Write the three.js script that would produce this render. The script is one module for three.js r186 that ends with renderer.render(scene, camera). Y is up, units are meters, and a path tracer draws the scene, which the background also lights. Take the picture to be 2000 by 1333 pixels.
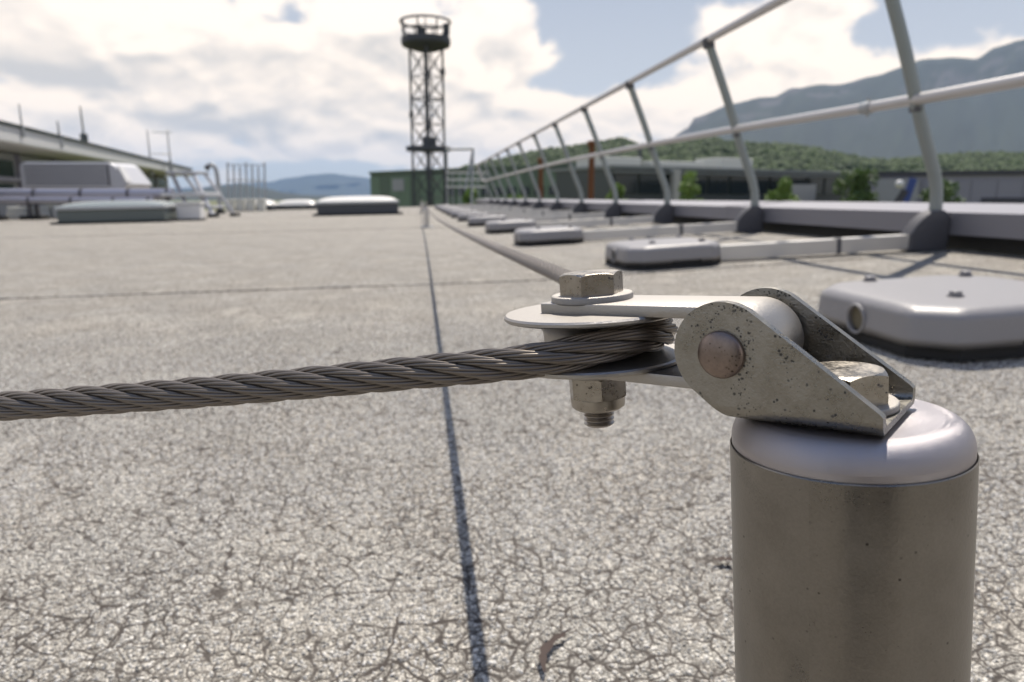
import * as THREE from 'three';
import { mergeGeometries, mergeVertices, toCreasedNormals } from 'three/addons/utils/BufferGeometryUtils.js';
import { RoundedBoxGeometry } from 'three/addons/geometries/RoundedBoxGeometry.js';
import { MarchingCubes } from 'three/addons/objects/MarchingCubes.js';
import { Brush, Evaluator, INTERSECTION, SUBTRACTION } from 'three-bvh-csg';

// ---------------------------------------------------------------- camera, sky, sun, exposure
const scene = new THREE.Scene();
const F = 1333, CU = 1000, CV = 666.5, CAM_Y = 0.30;
const PITCH = 11.842 * Math.PI / 180, YAW = 7.859 * Math.PI / 180;
const camera = new THREE.PerspectiveCamera(2 * Math.atan(CV / F) * 180 / Math.PI, 2000 / 1333, 0.02, 60000);
const FWD = new THREE.Vector3(Math.sin(YAW) * Math.cos(PITCH), -Math.sin(PITCH), -Math.cos(YAW) * Math.cos(PITCH));
const RIGHT = new THREE.Vector3(Math.cos(YAW), 0, Math.sin(YAW));
const UPV = new THREE.Vector3().crossVectors(RIGHT, FWD);
camera.position.set(0, CAM_Y, 0);
camera.lookAt(camera.position.clone().add(FWD));
camera.focus = 0.197;
camera.userData.fStop = 17;
// a pixel of the photograph and a distance along the lens axis give a point
const at = (u, v, d) => camera.position.clone().addScaledVector(FWD, d).addScaledVector(RIGHT, (u - CU) / F * d).addScaledVector(UPV, (CV - v) / F * d);

const renderer = new THREE.WebGLRenderer({ antialias: true });
renderer.toneMapping = THREE.LinearToneMapping;
renderer.toneMappingExposure = 1.3;
renderer.shadowMap.enabled = true;

const SUN_AZ = 23 * Math.PI / 180, SUN_EL = 60 * Math.PI / 180;
const sunDir = new THREE.Vector3(Math.sin(SUN_AZ) * Math.cos(SUN_EL), Math.sin(SUN_EL), -Math.cos(SUN_AZ) * Math.cos(SUN_EL));
const sun = new THREE.DirectionalLight(new THREE.Color().setRGB(1.0, 0.915, 0.80), 5.0);
sun.name = 'sun';
sun.position.copy(sunDir).multiplyScalar(60);
sun.castShadow = true;
sun.shadow.mapSize.set(4096, 4096);
Object.assign(sun.shadow.camera, { left: -30, right: 30, top: 30, bottom: -30, near: 1, far: 150 });
scene.add(sun, sun.target);

// ---------------------------------------------------------------- random and noise
function rng(seed) { let a = seed >>> 0; return () => { a = a + 0x6D2B79F5 | 0; let t = Math.imul(a ^ a >>> 15, 1 | a); t = t + Math.imul(t ^ t >>> 7, 61 | t) ^ t; return ((t ^ t >>> 14) >>> 0) / 4294967296; }; }
const hash = (x, y, s) => { let h = Math.imul(x | 0, 374761393) ^ Math.imul(y | 0, 668265263) ^ Math.imul(s | 0, 1274126177); h = Math.imul(h ^ h >>> 13, 1274126177); return ((h ^ h >>> 16) >>> 0) / 4294967296; };
function vn(x, y, p, s = 0) {            // value noise, period p (0: none)
  const ix = Math.floor(x), iy = Math.floor(y); let fx = x - ix, fy = y - iy; fx = fx * fx * (3 - 2 * fx); fy = fy * fy * (3 - 2 * fy);
  const w = p ? k => ((k % p) + p) % p : k => k; const x0 = w(ix), x1 = w(ix + 1), y0 = w(iy), y1 = w(iy + 1);
  const a = hash(x0, y0, s), b = hash(x1, y0, s), c = hash(x0, y1, s), d = hash(x1, y1, s);
  return a + (b - a) * fx + (c - a) * fy + (a - b - c + d) * fx * fy;
}
function fbm(x, y, oct, p = 0, s = 0) { let v = 0, a = 0.5, n = 0; for (let o = 0; o < oct; o++) { v += a * vn(x, y, p, s + o * 17); n += a; a *= 0.5; x *= 2; y *= 2; p *= 2; } return v / n; }
const clamp = (x, a = 0, b = 1) => Math.min(b, Math.max(a, x));
const smooth = (a, b, x) => { const t = clamp((x - a) / (b - a)); return t * t * (3 - 2 * t); };
const mix = (a, b, t) => a + (b - a) * t;

// ---------------------------------------------------------------- sky: air and broken cumulus
{
  const W = 2560, H = 1280, d = new Float32Array(W * H * 4);
  // cloud masses (azimuth right of -z, elevation, half sizes in degrees, weight)
  const masses = [[-14, 10, 20, 5.5, .36], [-20, 3.6, 20, 2.4, .34], [6.5, 10, 4.6, 3.6, .36], [7.5, 5, 10, 2.2, .34], [13, 14, 5.5, 3.2, -.5], [18, 10.5, 3.2, 2, -.32], [25.5, 12.4, 6, 3.2, .36], [25, 7, 9, 2.6, .3], [39, 8.4, 7, 1.4, .22], [41, 12.6, 5, 2.6, -.34], [-4, 1.4, 12, 1.7, -.42], [2.5, 12, 2.2, 1.8, -.3], [-23, 13.5, 6, 1.2, -.1]];
  const bases = [[-25, 8.0, 13, 1.1, .75], [-9, 9.6, 6.5, 2.0, .55], [-26, 12.2, 7, 1.2, .4], [24, 8.8, 4.2, .9, .45], [19, 5.8, 5, .7, .35], [8, 6.4, 4, .6, .3], [-14, 5.4, 8, .6, .3]];
  const blob = (l, az, el) => { let s = 0; for (const [a, e, ra, re, w] of l) { const q = ((az - a) / ra) ** 2 + ((el - e) / re) ** 2; if (q < 9) s += w * Math.exp(-q); } return s; };
  for (let j = 0; j < H; j++) {
    const el = ((j + .5) / H - .5) * 180;
    for (let i = 0; i < W; i++) {
      const o = (j * W + i) * 4; d[o + 3] = 1;
      if (el <= 0) { d[o] = .2; d[o + 1] = .2; d[o + 2] = .2; continue; }
      // equirect u: u = atan2(z, x) / 2pi + 0.5 ; azimuth from -z towards +x
      const th = ((i + .5) / W - .5) * 2 * Math.PI, x = Math.cos(th), z = Math.sin(th);
      let az = Math.atan2(x, -z) * 180 / Math.PI;
      const t = smooth(0, 1, el / 55);
      // clear air: pale and milky low, deeper blue above
      let r = mix(.74, .085, Math.pow(t, .42)), g = mix(.74, .165, Math.pow(t, .42)), b = mix(.70, .36, Math.pow(t, .42));
      const low = Math.exp(-((el / 2.6) ** 2)); r = mix(r, .52, low * .8); g = mix(g, .52, low * .8); b = mix(b, .46, low * .8);
      // clouds: layer seen in perspective, wider overhead
      const stretch = 1 / (0.35 + Math.sin(el * Math.PI / 180) * 1.6);
      const k = 0.16 * stretch, X = x * 57.3, Z = z * 57.3;
      const per = el * (2.1 - 1.1 * smooth(5, 40, el));
      const wx = fbm(az * .11 + 40, per * .11, 3, 0, 5) - .5, wy = fbm(az * .11, per * .11 + 80, 3, 0, 9) - .5;
      const n1 = fbm(az * .13 + wx * 1.6 + 300, per * .13 + wy * 1.6 + 50, 7, 0, 21);
      const n2 = fbm(az * .34 + 100, per * .34, 5, 0, 33);
      const seam = smooth(180, 165, Math.abs(az));
      const cover = .36 + .16 * (1 - smooth(6, 40, el)) + blob(masses, az, el);
      const dens = n1 * .74 + n2 * .26 + (cover - .5) * .62;
      const a = smooth(.485, .585, dens) * mix(.35, 1, smooth(.3, 4, el)) * seam;
      const thick = smooth(.52, .80, dens);
      // a cloud is darker where more cloud stands between it and the light above
      const up = a > .02 ? fbm((az + .9) * .13 + wx * 1.6 + 300, (per + 2.6) * .13 + wy * 1.6 + 50, 6, 0, 21) * .74 + fbm((az + .4) * .34 + 100, (per + 1.2) * .34, 4, 0, 33) * .26 - (n1 * .74 + n2 * .26) : 0;
      const gr = clamp(.02 + up * 4.2 + blob(bases, az, el) * (.30 + n2) + (thick - .5) * .4, 0, 1) * .88;
      const hz = 1 - smooth(3, 24, el), cr = mix(mix(.98, 1.14, hz), .54, gr), cg = mix(mix(.90, .97, hz), .52, gr), cb = mix(mix(.84, .78, hz), .49, gr);
      d[o] = mix(r, cr, a); d[o + 1] = mix(g, cg, a); d[o + 2] = mix(b, cb, a);
    }
  }
  const tex = new THREE.DataTexture(d, W, H, THREE.RGBAFormat, THREE.FloatType);
  tex.mapping = THREE.EquirectangularReflectionMapping; tex.magFilter = THREE.LinearFilter; tex.needsUpdate = true;
  scene.background = tex; scene.environment = tex;
}

// ---------------------------------------------------------------- helpers
const used = new Map();
function numbered(n) { const k = used.get(n) || 0; used.set(n, k + 1); return k ? `${n}_${String(k).padStart(3, '0')}` : n; }
function shadows(o) { o.castShadow = true; o.receiveShadow = true; return o; }
function part(name, geo, mat, parent) {
  const g = Array.isArray(geo) ? mergeGeometries(geo.map(x => { x = x.index ? x.toNonIndexed() : x; for (const k of Object.keys(x.attributes)) if (!['position', 'normal', 'uv'].includes(k)) x.deleteAttribute(k); return x; })) : geo;
  const m = shadows(new THREE.Mesh(g, mat)); m.name = name; parent.add(m); return m;
}
function thing(name, label, category, group) {
  const o = new THREE.Group(); o.name = numbered(name); o.userData = { label, category }; if (group) o.userData.group = group; scene.add(o); return o;
}
function solo(name, geo, mat, label, category, group) { const m = part(numbered(name), geo, mat, scene); m.userData = { label, category }; if (group) m.userData.group = group; return m; }
function structure(name, geo, mat) { const m = part(numbered(name), geo, mat, scene); m.userData.kind = 'structure'; return m; }
const V = (x, y, z) => new THREE.Vector3(x, y, z);
const box = (w, h, d, x = 0, y = 0, z = 0) => new THREE.BoxGeometry(w, h, d).translate(x, y, z);
const rbox = (w, h, d, r, x = 0, y = 0, z = 0, seg = 2) => new RoundedBoxGeometry(w, h, d, seg, r).translate(x, y, z);
function bar(a, b, r, seg = 10, r2 = r) {           // round bar between two points
  const dir = b.clone().sub(a), g = new THREE.CylinderGeometry(r2, r, dir.length(), seg);
  g.applyQuaternion(new THREE.Quaternion().setFromUnitVectors(V(0, 1, 0), dir.clone().normalize())); const c = a.clone().add(b).multiplyScalar(.5); return g.translate(c.x, c.y, c.z);
}
function beam(a, b, w, h) {                          // square bar between two points
  const dir = b.clone().sub(a), g = new THREE.BoxGeometry(w, h, dir.length()), m = new THREE.Matrix4().lookAt(a, b, V(0, 1, 0));
  g.applyMatrix4(m); const c = a.clone().add(b).multiplyScalar(.5); return g.translate(c.x, c.y, c.z);
}
const tube = (pts, r, n = 40, seg = 10, tension = .5) => new THREE.TubeGeometry(new THREE.CatmullRomCurve3(pts, false, 'catmullrom', tension), n, r, seg, false);
const lathe = (pts, seg = 48) => new THREE.LatheGeometry(pts.map(p => new THREE.Vector2(p[0], p[1])), seg);
const creased = (g, a = .6) => toCreasedNormals(g.clone().scale(1000, 1000, 1000), a).scale(.001, .001, .001);   // the addon compares positions to 1 cm
function boxUV(g, scale = 1) {                        // uv in metres along the side each face points to
  g = g.index ? g.toNonIndexed() : g; const p = g.attributes.position, n = p.count, uv = new Float32Array(n * 2), A = V(), B = V(), C = V();
  for (let i = 0; i < n; i += 3) {
    A.fromBufferAttribute(p, i); B.fromBufferAttribute(p, i + 1); C.fromBufferAttribute(p, i + 2);
    const N = B.clone().sub(A).cross(C.clone().sub(A)); const ax = Math.abs(N.x), ay = Math.abs(N.y), az = Math.abs(N.z);
    [A, B, C].forEach((q, k) => { const [s, t] = az >= ax && az >= ay ? [q.x, q.y] : ay >= ax ? [q.x, q.z] : [q.z, q.y]; uv[(i + k) * 2] = s * scale; uv[(i + k) * 2 + 1] = t * scale; });
  }
  g.setAttribute('uv', new THREE.BufferAttribute(uv, 2)); return g;
}
function dataTex(w, h, fn, srgb = true, rep) {
  const d = new Uint8Array(w * h * 4);
  for (let j = 0; j < h; j++) for (let i = 0; i < w; i++) { const c = fn(i, j), o = (j * w + i) * 4; d[o] = clamp(c[0]) * 255; d[o + 1] = clamp(c[1]) * 255; d[o + 2] = clamp(c[2]) * 255; d[o + 3] = 255; }
  const t = new THREE.DataTexture(d, w, h); t.magFilter = THREE.LinearFilter; t.minFilter = THREE.LinearMipmapLinearFilter; t.generateMipmaps = true; t.wrapS = t.wrapT = THREE.RepeatWrapping; if (srgb) t.colorSpace = THREE.SRGBColorSpace; if (rep) t.repeat.set(rep, rep); t.needsUpdate = true; return t;
}
const toS = x => x <= .0031308 ? x * 12.92 : 1.055 * Math.pow(x, 1 / 2.4) - .055;
const lin = (r, g, b) => new THREE.Color().setRGB(r, g, b);
const std = (c, roughness, metalness = 0, extra = {}) => new THREE.MeshStandardMaterial({ color: c, roughness, metalness, ...extra });

// ---------------------------------------------------------------- roof: lapped sheets of mineral felt
const K1 = .018, K2 = .05, XB = .4;
const roofY = x => x < XB ? K1 * x : K1 * XB + K2 * (x - XB);
const TILE = 1.1, TN = 2048;
const felt = { col: null, bump: null, crack: new Float32Array(2048 * 2048) };
{
  // crack network, periodic over the tile
  const N = 2048;
  function voroEdge(x, y, n, s) {
    const ix = Math.floor(x), iy = Math.floor(y); let d1 = 9, d2 = 9;
    for (let b = -1; b <= 1; b++) for (let a = -1; a <= 1; a++) { const cx = ix + a, cy = iy + b, wx = ((cx % n) + n) % n, wy = ((cy % n) + n) % n; const qx = cx + .5 + (hash(wx, wy, s) - .5) * .95 - x, qy = cy + .5 + (hash(wx, wy, s + 1) - .5) * .95 - y, d = Math.sqrt(qx * qx + qy * qy); if (d < d1) { d2 = d1; d1 = d; } else if (d < d2) d2 = d; }
    return d2 - d1;
  }
  const Q = 512, low = fn => { const a = new Float32Array(Q * Q); for (let k = 0; k < Q * Q; k++) a[k] = fn((k % Q) / Q, (k / Q | 0) / Q); return a; };
  const lx = low((x, y) => fbm(x * 56, y * 56, 3, 56, 3) - .5), ly = low((x, y) => fbm(x * 56, y * 56, 3, 56, 8) - .5), l1 = low((x, y) => smooth(.20, .44, fbm(x * 19, y * 19, 4, 19, 91))), l2 = low((x, y) => smooth(.26, .50, fbm(x * 17, y * 17, 3, 17, 77)));
  const tap = (a, i, j) => { const x = i / N * Q, y = j / N * Q, x0 = x | 0, y0 = y | 0, fx = x - x0, fy = y - y0, x1 = (x0 + 1) % Q, y1 = (y0 + 1) % Q; return mix(mix(a[y0 * Q + x0], a[y0 * Q + x1], fx), mix(a[y1 * Q + x0], a[y1 * Q + x1], fx), fy); };
  for (let j = 0; j < N; j++) for (let i = 0; i < N; i++) {
    const x = i / N, y = j / N, wx = tap(lx, i, j), wy = tap(ly, i, j);
    const e1 = voroEdge(x * 40 + wx * .6, y * 40 + wy * .6, 40, 11), e2 = voroEdge(x * 86 + wx * 1.25, y * 86 + wy * 1.25, 86, 51);
    felt.crack[j * N + i] = Math.max((1 - smooth(.022, .085, e1)) * tap(l1, i, j), (1 - smooth(.04, .15, e2)) * .92 * tap(l2, i, j));
  }
  const G = 400, cx = new Float32Array(G * G), cy = new Float32Array(G * G), cc = new Float32Array(G * G), ch = new Float32Array(G * G);
  for (let k = 0; k < G * G; k++) { const a = k % G, b = k / G | 0; cx[k] = .5 + (hash(a, b, 201) - .5) * .9; cy[k] = .5 + (hash(a, b, 202) - .5) * .9; cc[k] = hash(a, b, 203); ch[k] = hash(a, b, 204); }
  const col = new Uint8Array(TN * TN * 4), bmp = new Uint8Array(TN * TN * 4);
  for (let j = 0; j < TN; j++) for (let i = 0; i < TN; i++) {
    const x = i / TN * G, y = j / TN * G, ix = Math.floor(x), iy = Math.floor(y); let d1 = 9, d2 = 9, id = 0;
    for (let b = -1; b <= 1; b++) for (let a = -1; a <= 1; a++) { const px = (ix + a + G) % G, py = (iy + b + G) % G, k = py * G + px, qx = ix + a + cx[k] - x, qy = iy + b + cy[k] - y, d = qx * qx + qy * qy; if (d < d1) { d2 = d1; d1 = d; id = k; } else if (d < d2) d2 = d; }
    const e = Math.sqrt(d2) - Math.sqrt(d1), body = smooth(.02, .30, e);
    const c0 = felt.crack[j * TN + i];
    const big = fbm(i / TN * 7, j / TN * 7, 4, 7, 301), warm = fbm(i / TN * 11, j / TN * 11, 3, 11, 311);
    let l = mix(.22, .66, cc[id]) * mix(.84, 1.14, big); if (ch[id] > .95) l *= .45;
    let r = l * mix(1.0, 1.04, warm), g = l * mix(.98, .97, warm), b = l * mix(.93, .86, warm);
    const gap = (1 - body) * .82; r = mix(r, .10, gap); g = mix(g, .088, gap); b = mix(b, .074, gap);
    r = mix(r, .028, c0 * .97); g = mix(g, .020, c0 * .97); b = mix(b, .016, c0 * .97);
    const o = (j * TN + i) * 4; col[o] = toS(r) * 255; col[o + 1] = toS(g) * 255; col[o + 2] = toS(b) * 255; col[o + 3] = 255;
    const h = clamp(body * (.45 + .55 * ch[id]) * (1 - c0 * .85)); bmp[o] = bmp[o + 1] = bmp[o + 2] = h * 255; bmp[o + 3] = 255;
  }
  for (const [k, a] of [['col', col], ['bump', bmp]]) { const t = new THREE.DataTexture(a, TN, TN); t.magFilter = THREE.LinearFilter; t.minFilter = THREE.LinearMipmapLinearFilter; t.generateMipmaps = true; t.wrapS = t.wrapT = THREE.RepeatWrapping; t.repeat.set(1 / TILE, 1 / TILE); if (k === 'col') t.colorSpace = THREE.SRGBColorSpace; t.needsUpdate = true; felt[k] = t; }
}
const feltMat = std(0xffffff, .82, 0, { map: felt.col, bumpMap: felt.bump, bumpScale: .0016, vertexColors: true });
const ROOF_X0 = -16, ROOF_X1 = 2.18;
const roof = new THREE.Group(); roof.name = 'roof'; roof.userData = { kind: 'structure' }; scene.add(roof);
{
  const edges = [1.5, -2.42, -7.1, -13.2, -19.4, -25];
  const xs = []; for (let x = ROOF_X0; x < -3; x += 1) xs.push(x); for (let x = -3; x < XB - .01; x += .2) xs.push(x); for (let x = XB; x < ROOF_X1; x += .16) xs.push(x); xs.push(ROOF_X1);
  for (let k = 0; k + 1 < edges.length; k++) {
    const z0 = edges[k], z1 = edges[k + 1] - .09, n = Math.max(2, Math.round((z0 - z1) / .35)), P = [], N = [], U = [], C = [], I = [];
    const row = (z, dy, skirt) => xs.forEach(x => { const lap = skirt ? 0 : 0; P.push(x, roofY(x) + dy, z + (k ? .018 * (fbm(x * 1.7, k * 9, 3, 0, 400) - .5) * (z === z0 ? 1 : 0) : 0)); if (skirt) N.push(0, .3, .95); else N.push(-(x < XB ? K1 : K2), 1, 0); U.push(x + k * .37, -z + k * .61); const v = mix(.90, 1.06, fbm(x * .55 + 20, z * .55 + 9, 4, 0, 500)) * (1 + (hash(k, 3, 5) - .5) * .05); C.push(v, v * mix(.99, 1.0, vn(x * .4, z * .4, 0, 6)), v * mix(.95, .99, vn(x * .4, z * .4, 0, 6))); });
    row(z0, -.004, true); row(z0, .0024, true);
    for (let r = 0; r <= n; r++) row(mix(z0, z1, r / n), mix(.0024, -.001, r / n), false);
    const w = xs.length; for (let r = 0; r < n + 2; r++) { if (r === 1) continue; for (let i = 0; i + 1 < w; i++) { const a = r * w + i; I.push(a, a + 1, a + w, a + 1, a + w + 1, a + w); } }
    const g = new THREE.BufferGeometry(); g.setAttribute('position', new THREE.Float32BufferAttribute(P, 3)); g.setAttribute('normal', new THREE.Float32BufferAttribute(N, 3)); g.setAttribute('uv', new THREE.Float32BufferAttribute(U, 2)); g.setAttribute('color', new THREE.Float32BufferAttribute(C, 3)); g.setIndex(I);
    part(k ? `felt_sheet_${String(k).padStart(3, '0')}` : 'felt_sheet', g, feltMat, roof);
  }
  // loose mineral chips bedded in the near sheet
  const R = rng(77), geos = [];
  const chip = new THREE.IcosahedronGeometry(1, 0).toNonIndexed(); { const p = chip.attributes.position, h = new Map(); for (let i = 0; i < p.count; i++) { const key = [p.getX(i), p.getY(i), p.getZ(i)].map(q => q.toFixed(3)).join(); if (!h.has(key)) h.set(key, .72 + .5 * R()); const s = h.get(key); p.setXYZ(i, p.getX(i) * s, p.getY(i) * s, p.getZ(i) * s); } chip.deleteAttribute('uv'); chip.computeVertexNormals(); }
  const spots = [];
  for (let t = 0; t < 520000; t++) {
    const z = -(.22 + 1.75 * Math.sqrt(R())), x = z * -1 * mix(-.74, 1.08, R());
    if (x > 1.4 || x < -1.5) continue;
    if (R() < smooth(.95, 1.9, -z)) continue;
    const i = ((x / TILE * TN) % TN + TN) % TN | 0, j = ((-z / TILE * TN) % TN + TN) % TN | 0;
    if (felt.crack[j * TN + i] > .10 + .22 * R()) continue;
    spots.push(x, z);
  }
  const n = spots.length / 2, im = new THREE.InstancedMesh(chip, std(0xffffff, .55, 0), n), M = new THREE.Matrix4(), Q = new THREE.Quaternion(), E = new THREE.Euler(), S = V(), T = V(), c = new THREE.Color();
  for (let k = 0; k < n; k++) {
    const x = spots[2 * k], z = spots[2 * k + 1], s = mix(.0007, .0016, Math.pow(R(), 1.4));
    E.set((R() - .5) * 1.1, R() * 6.28, (R() - .5) * 1.1); Q.setFromEuler(E); S.set(s * mix(.8, 1.35, R()), s * mix(.6, 1.0, R()), s * mix(.8, 1.3, R()));
    T.set(x, roofY(x) + .0024 - .0034 * (-z + 1.5) / 4 + s * .2, z); M.compose(T, Q, S); im.setMatrixAt(k, M);
    let l = mix(.17, .68, R()); if (R() > .965) l *= .4; const w = vn(x * 9, z * 9, 0, 88); c.setRGB(l * 1.01, l * mix(.985, .97, w), l * mix(.94, .88, w)); im.setColorAt(k, c);
  }
  im.name = 'mineral_chips'; im.userData.kind = 'stuff'; shadows(im); roof.add(im);
  console.log('chips', n);
}
// place a thing so that it stands on the roof and follows its fall
function standOnRoof(o, x, z, turn = 0, up = .004) { o.position.set(x, roofY(x) + up, z); o.rotation.set(0, turn, Math.atan(x < XB ? K1 : K2), 'ZYX'); return o; }

// ---------------------------------------------------------------- metals and plastics
const grainNoise = dataTex(512, 512, (i, j) => { const a = fbm(i / 512 * 64, j / 512 * 64, 4, 64, 7), b = fbm(i / 512 * 9, j / 512 * 9, 4, 9, 13), v = clamp(.5 + (a - .5) * .8 + (b - .5) * .7); return [v, v, v]; }, false);
const withRep = (t, s) => { const c = t.clone(); c.repeat.set(s, s); c.needsUpdate = true; return c; };
// weathered stainless plate: pits, grime specks, long scratches; uv in metres, 0.06 m a tile
const pitted = (() => {
  const N = 1024, R = rng(5), base = new Float32Array(N * N).fill(1), rough = new Float32Array(N * N).fill(.5);
  for (let k = 0; k < N * N; k++) { const i = k % N, j = k / N | 0; const f = fbm(i / N * 12, j / N * 12, 5, 12, 3), g = fbm(i / N * 90, j / N * 90, 2, 90, 4); base[k] = .84 + (f - .5) * .42 + (g - .5) * .16; rough[k] = .36 + (f - .5) * .3 + (g - .5) * .2; }
  // specks gather in clouds
  for (let n = 0; n < 22000; n++) {
    const x = R() * N, y = R() * N, m = fbm(x / N * 9, y / N * 9, 3, 9, 55), gs = (a, b, r) => Math.exp(-((((x - 604) - a) / r) ** 2 + (((y - 306) - b) / r) ** 2));
    if (R() > (1.1 * gs(150, 30, 95) + .7 * gs(60, 165, 90) + .55 * gs(-70, 130, 80) + .5 * gs(150, -120, 110) + .05) * smooth(.36, .6, m)) continue;
    const r = mix(1, 7.5, Math.pow(R(), 4)), d = mix(.25, .8, R()), ex = mix(.7, 1.5, R());
    for (let b = -9; b <= 9; b++) for (let a = -9; a <= 9; a++) { const q = Math.sqrt((a * ex) ** 2 + b * b) / r * mix(.8, 1.25, hash(a + x | 0, b + y | 0, 2)); if (q > 1) continue; const k = (((y + b | 0) + N) % N) * N + ((x + a | 0) + N) % N; base[k] *= 1 - d * (1 - q * q); rough[k] = .85; }
  }
  for (let n = 0; n < 26; n++) { let x = R() * N, y = R() * N; const a = (R() - .5) * .9, L = 20 + R() * 130, s = R() > .5 ? 1.14 : .82; for (let t = 0; t < L; t++) { x += Math.cos(a); y += Math.sin(a) + (R() - .5) * .1; base[(((y | 0) + N) % N) * N + ((x | 0) + N) % N] *= s; } }
  const map = dataTex(N, N, (i, j) => { const v = base[j * N + i]; return [toS(clamp(v)), toS(clamp(v * .985)), toS(clamp(v * .955))]; });
  const rm = dataTex(N, N, (i, j) => { const v = rough[j * N + i]; return [v, v, v]; }, false);
  map.repeat.set(1 / .06, 1 / .06); rm.repeat.set(1 / .06, 1 / .06);
  return { map, rm };
})();
// drawn tube: faint lines along it, mottling, handling smudges and specks; 0.2 m a tile
const worn = (() => {
  const N = 1024, R = rng(31), b = new Float32Array(N * N), r = new Float32Array(N * N);
  for (let k = 0; k < N * N; k++) { const i = k % N, j = k / N | 0, line = fbm(i / N * 256, j / N * 4, 2, 4, 3) - .5, mot = fbm(i / N * 16, j / N * 16, 5, 16, 6) - .5, fine = vn(i / N * 512, j / N * 512, 512, 8) - .5, cloud = fbm(i / N * 5, j / N * 5, 3, 5, 12) - .5; b[k] = .80 + mot * .30 + fine * .10 + cloud * .22; r[k] = .33 + mot * .14 + fine * .06 + cloud * .16; }
  for (let n = 0; n < 34; n++) { let x = R() * N, y = R() * N; const a = R() * 6.28, L = 10 + R() * 60, w = 3 + R() * 12, d = .05 + R() * .2; for (let t = 0; t < L; t++) { x += Math.cos(a + t * .02) * 1.4; y += Math.sin(a + t * .02) * 1.4; for (let q = 0; q < 18; q++) { const dx = (R() - .5) * 2 * w, dy = (R() - .5) * 2 * w, k = (((y + dy | 0) % N + N) % N) * N + ((x + dx | 0) % N + N) % N; b[k] *= 1 - d * .5; r[k] = Math.min(.8, r[k] + d * .25); } } }
  for (let n = 0; n < 900; n++) { const x = R() * N, y = R() * N, rr = mix(.6, 2.2, R() ** 3), d = mix(.2, .7, R()); for (let p = -3; p <= 3; p++) for (let q = -3; q <= 3; q++) if (p * p + q * q <= rr * rr) b[(((y + p | 0) + N) % N) * N + ((x + q | 0) + N) % N] *= 1 - d; }
  const map = dataTex(N, N, (i, j) => { const v = b[j * N + i]; return [toS(clamp(v)), toS(clamp(v * .985)), toS(clamp(v * .96))]; }), rm = dataTex(N, N, (i, j) => { const v = r[j * N + i]; return [v, v, v]; }, false);
  map.repeat.set(5, 5); rm.repeat.set(5, 5); return { map, rm };
})();
const M = {
  plate: std(lin(.34, .328, .30), 1, .95, { map: pitted.map, roughnessMap: pitted.rm, bumpMap: withRep(grainNoise, 1 / .03), bumpScale: .00012 }),
  strap: std(lin(.40, .38, .355), .46, 1, { bumpMap: withRep(grainNoise, 1 / .03), bumpScale: .00008 }),
  bolt: std(lin(.44, .41, .37), 1, 1, { map: pitted.map, roughnessMap: pitted.rm }),
  thread: std(lin(.36, .33, .30), .35, 1),
  pin: std(lin(.30, .245, .22), .42, 1, { map: pitted.map }),
  cap: std(lin(.40, .378, .392), .36, .95, { bumpMap: withRep(grainNoise, 1 / .05), bumpScale: .00005 }),
  post: std(lin(.285, .272, .252), 1, 1, { map: worn.map, roughnessMap: worn.rm, bumpMap: withRep(grainNoise, 1 / .04), bumpScale: .00005 }),
  wire: std(lin(.185, .16, .136), .36, .55),
  ballast: std(lin(.245, .238, .243), .42, 0, { bumpMap: withRep(grainNoise, 12), bumpScale: .0004 }),
  plug: std(lin(.16, .14, .095), .9, 0, { map: withRep(pitted.map, 12) }),
  rubber: std(lin(.015, .015, .015), .9),
  alu: std(lin(.56, .55, .54), .42, .85),
  rail: std(lin(.50, .485, .48), .45, .55),
  railPostShaded: std(lin(.26, .285, .28), .5, .5),  // darker version of rail, with the shaded side of the posts in its colour
  galv: std(lin(.36, .375, .385), .55, .5),
  casting: std(lin(.085, .085, .095), .6, .2),
  coping: std(lin(.21, .207, .23), .5, .3),
  wallShade: std(lin(.035, .034, .034), .8),  // parapet wall: shade under the coping painted in as near-black
  towerSteel: std(lin(.055, .06, .07), .6, .3),
  dome: std(lin(.72, .70, .66), .3),
  curb: std(lin(.06, .065, .075), .65),
};

// ---------------------------------------------------------------- anchor post in front
const POST = { t: V(.11068, -.05529 + CAM_Y, -.15836), rx: -.04819, ry: -.85118, rz: .06971, R: .02935, s: .00852, xe: .01358, ye: .00636, zn: .02086, zf: -.01238, px: -.02456, py: .01795, rp: .01345, xb: -.02357, L: .05118 };
const ev = new Evaluator(); ev.attributes = ['position', 'normal']; ev.useGroups = false;
function csg(a, b, op) {
  const prep = g => { g = g.index ? g.toNonIndexed() : g.clone(); for (const k of Object.keys(g.attributes)) if (!['position', 'normal'].includes(k)) g.deleteAttribute(k); g.clearGroups(); return g; };
  const A = new Brush(prep(a)), B = new Brush(prep(b)); A.updateMatrixWorld(); B.updateMatrixWorld(); return ev.evaluate(A, B, op).geometry;
}
const hexHead = (corner, h, turn, both = false) => {      // hexagon with the turned chamfer of a real bolt head
  const prism = new THREE.CylinderGeometry(corner, corner, h, 6, 1).rotateY(turn).translate(0, h / 2, 0), c = corner * .13;
  const prof = [[0, -1e-5], both ? [corner * .87, -1e-5] : [corner * 1.01, -1e-5], ...(both ? [[corner * 1.005, c * .55]] : []), [corner * 1.01, h - c * .62], [corner * .86, h + 1e-5], [0, h + 1e-5]];
  return boxUV(creased(csg(prism, new THREE.LatheGeometry(prof.map(p => new THREE.Vector2(...p)), 60), INTERSECTION), .35));
};
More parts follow.
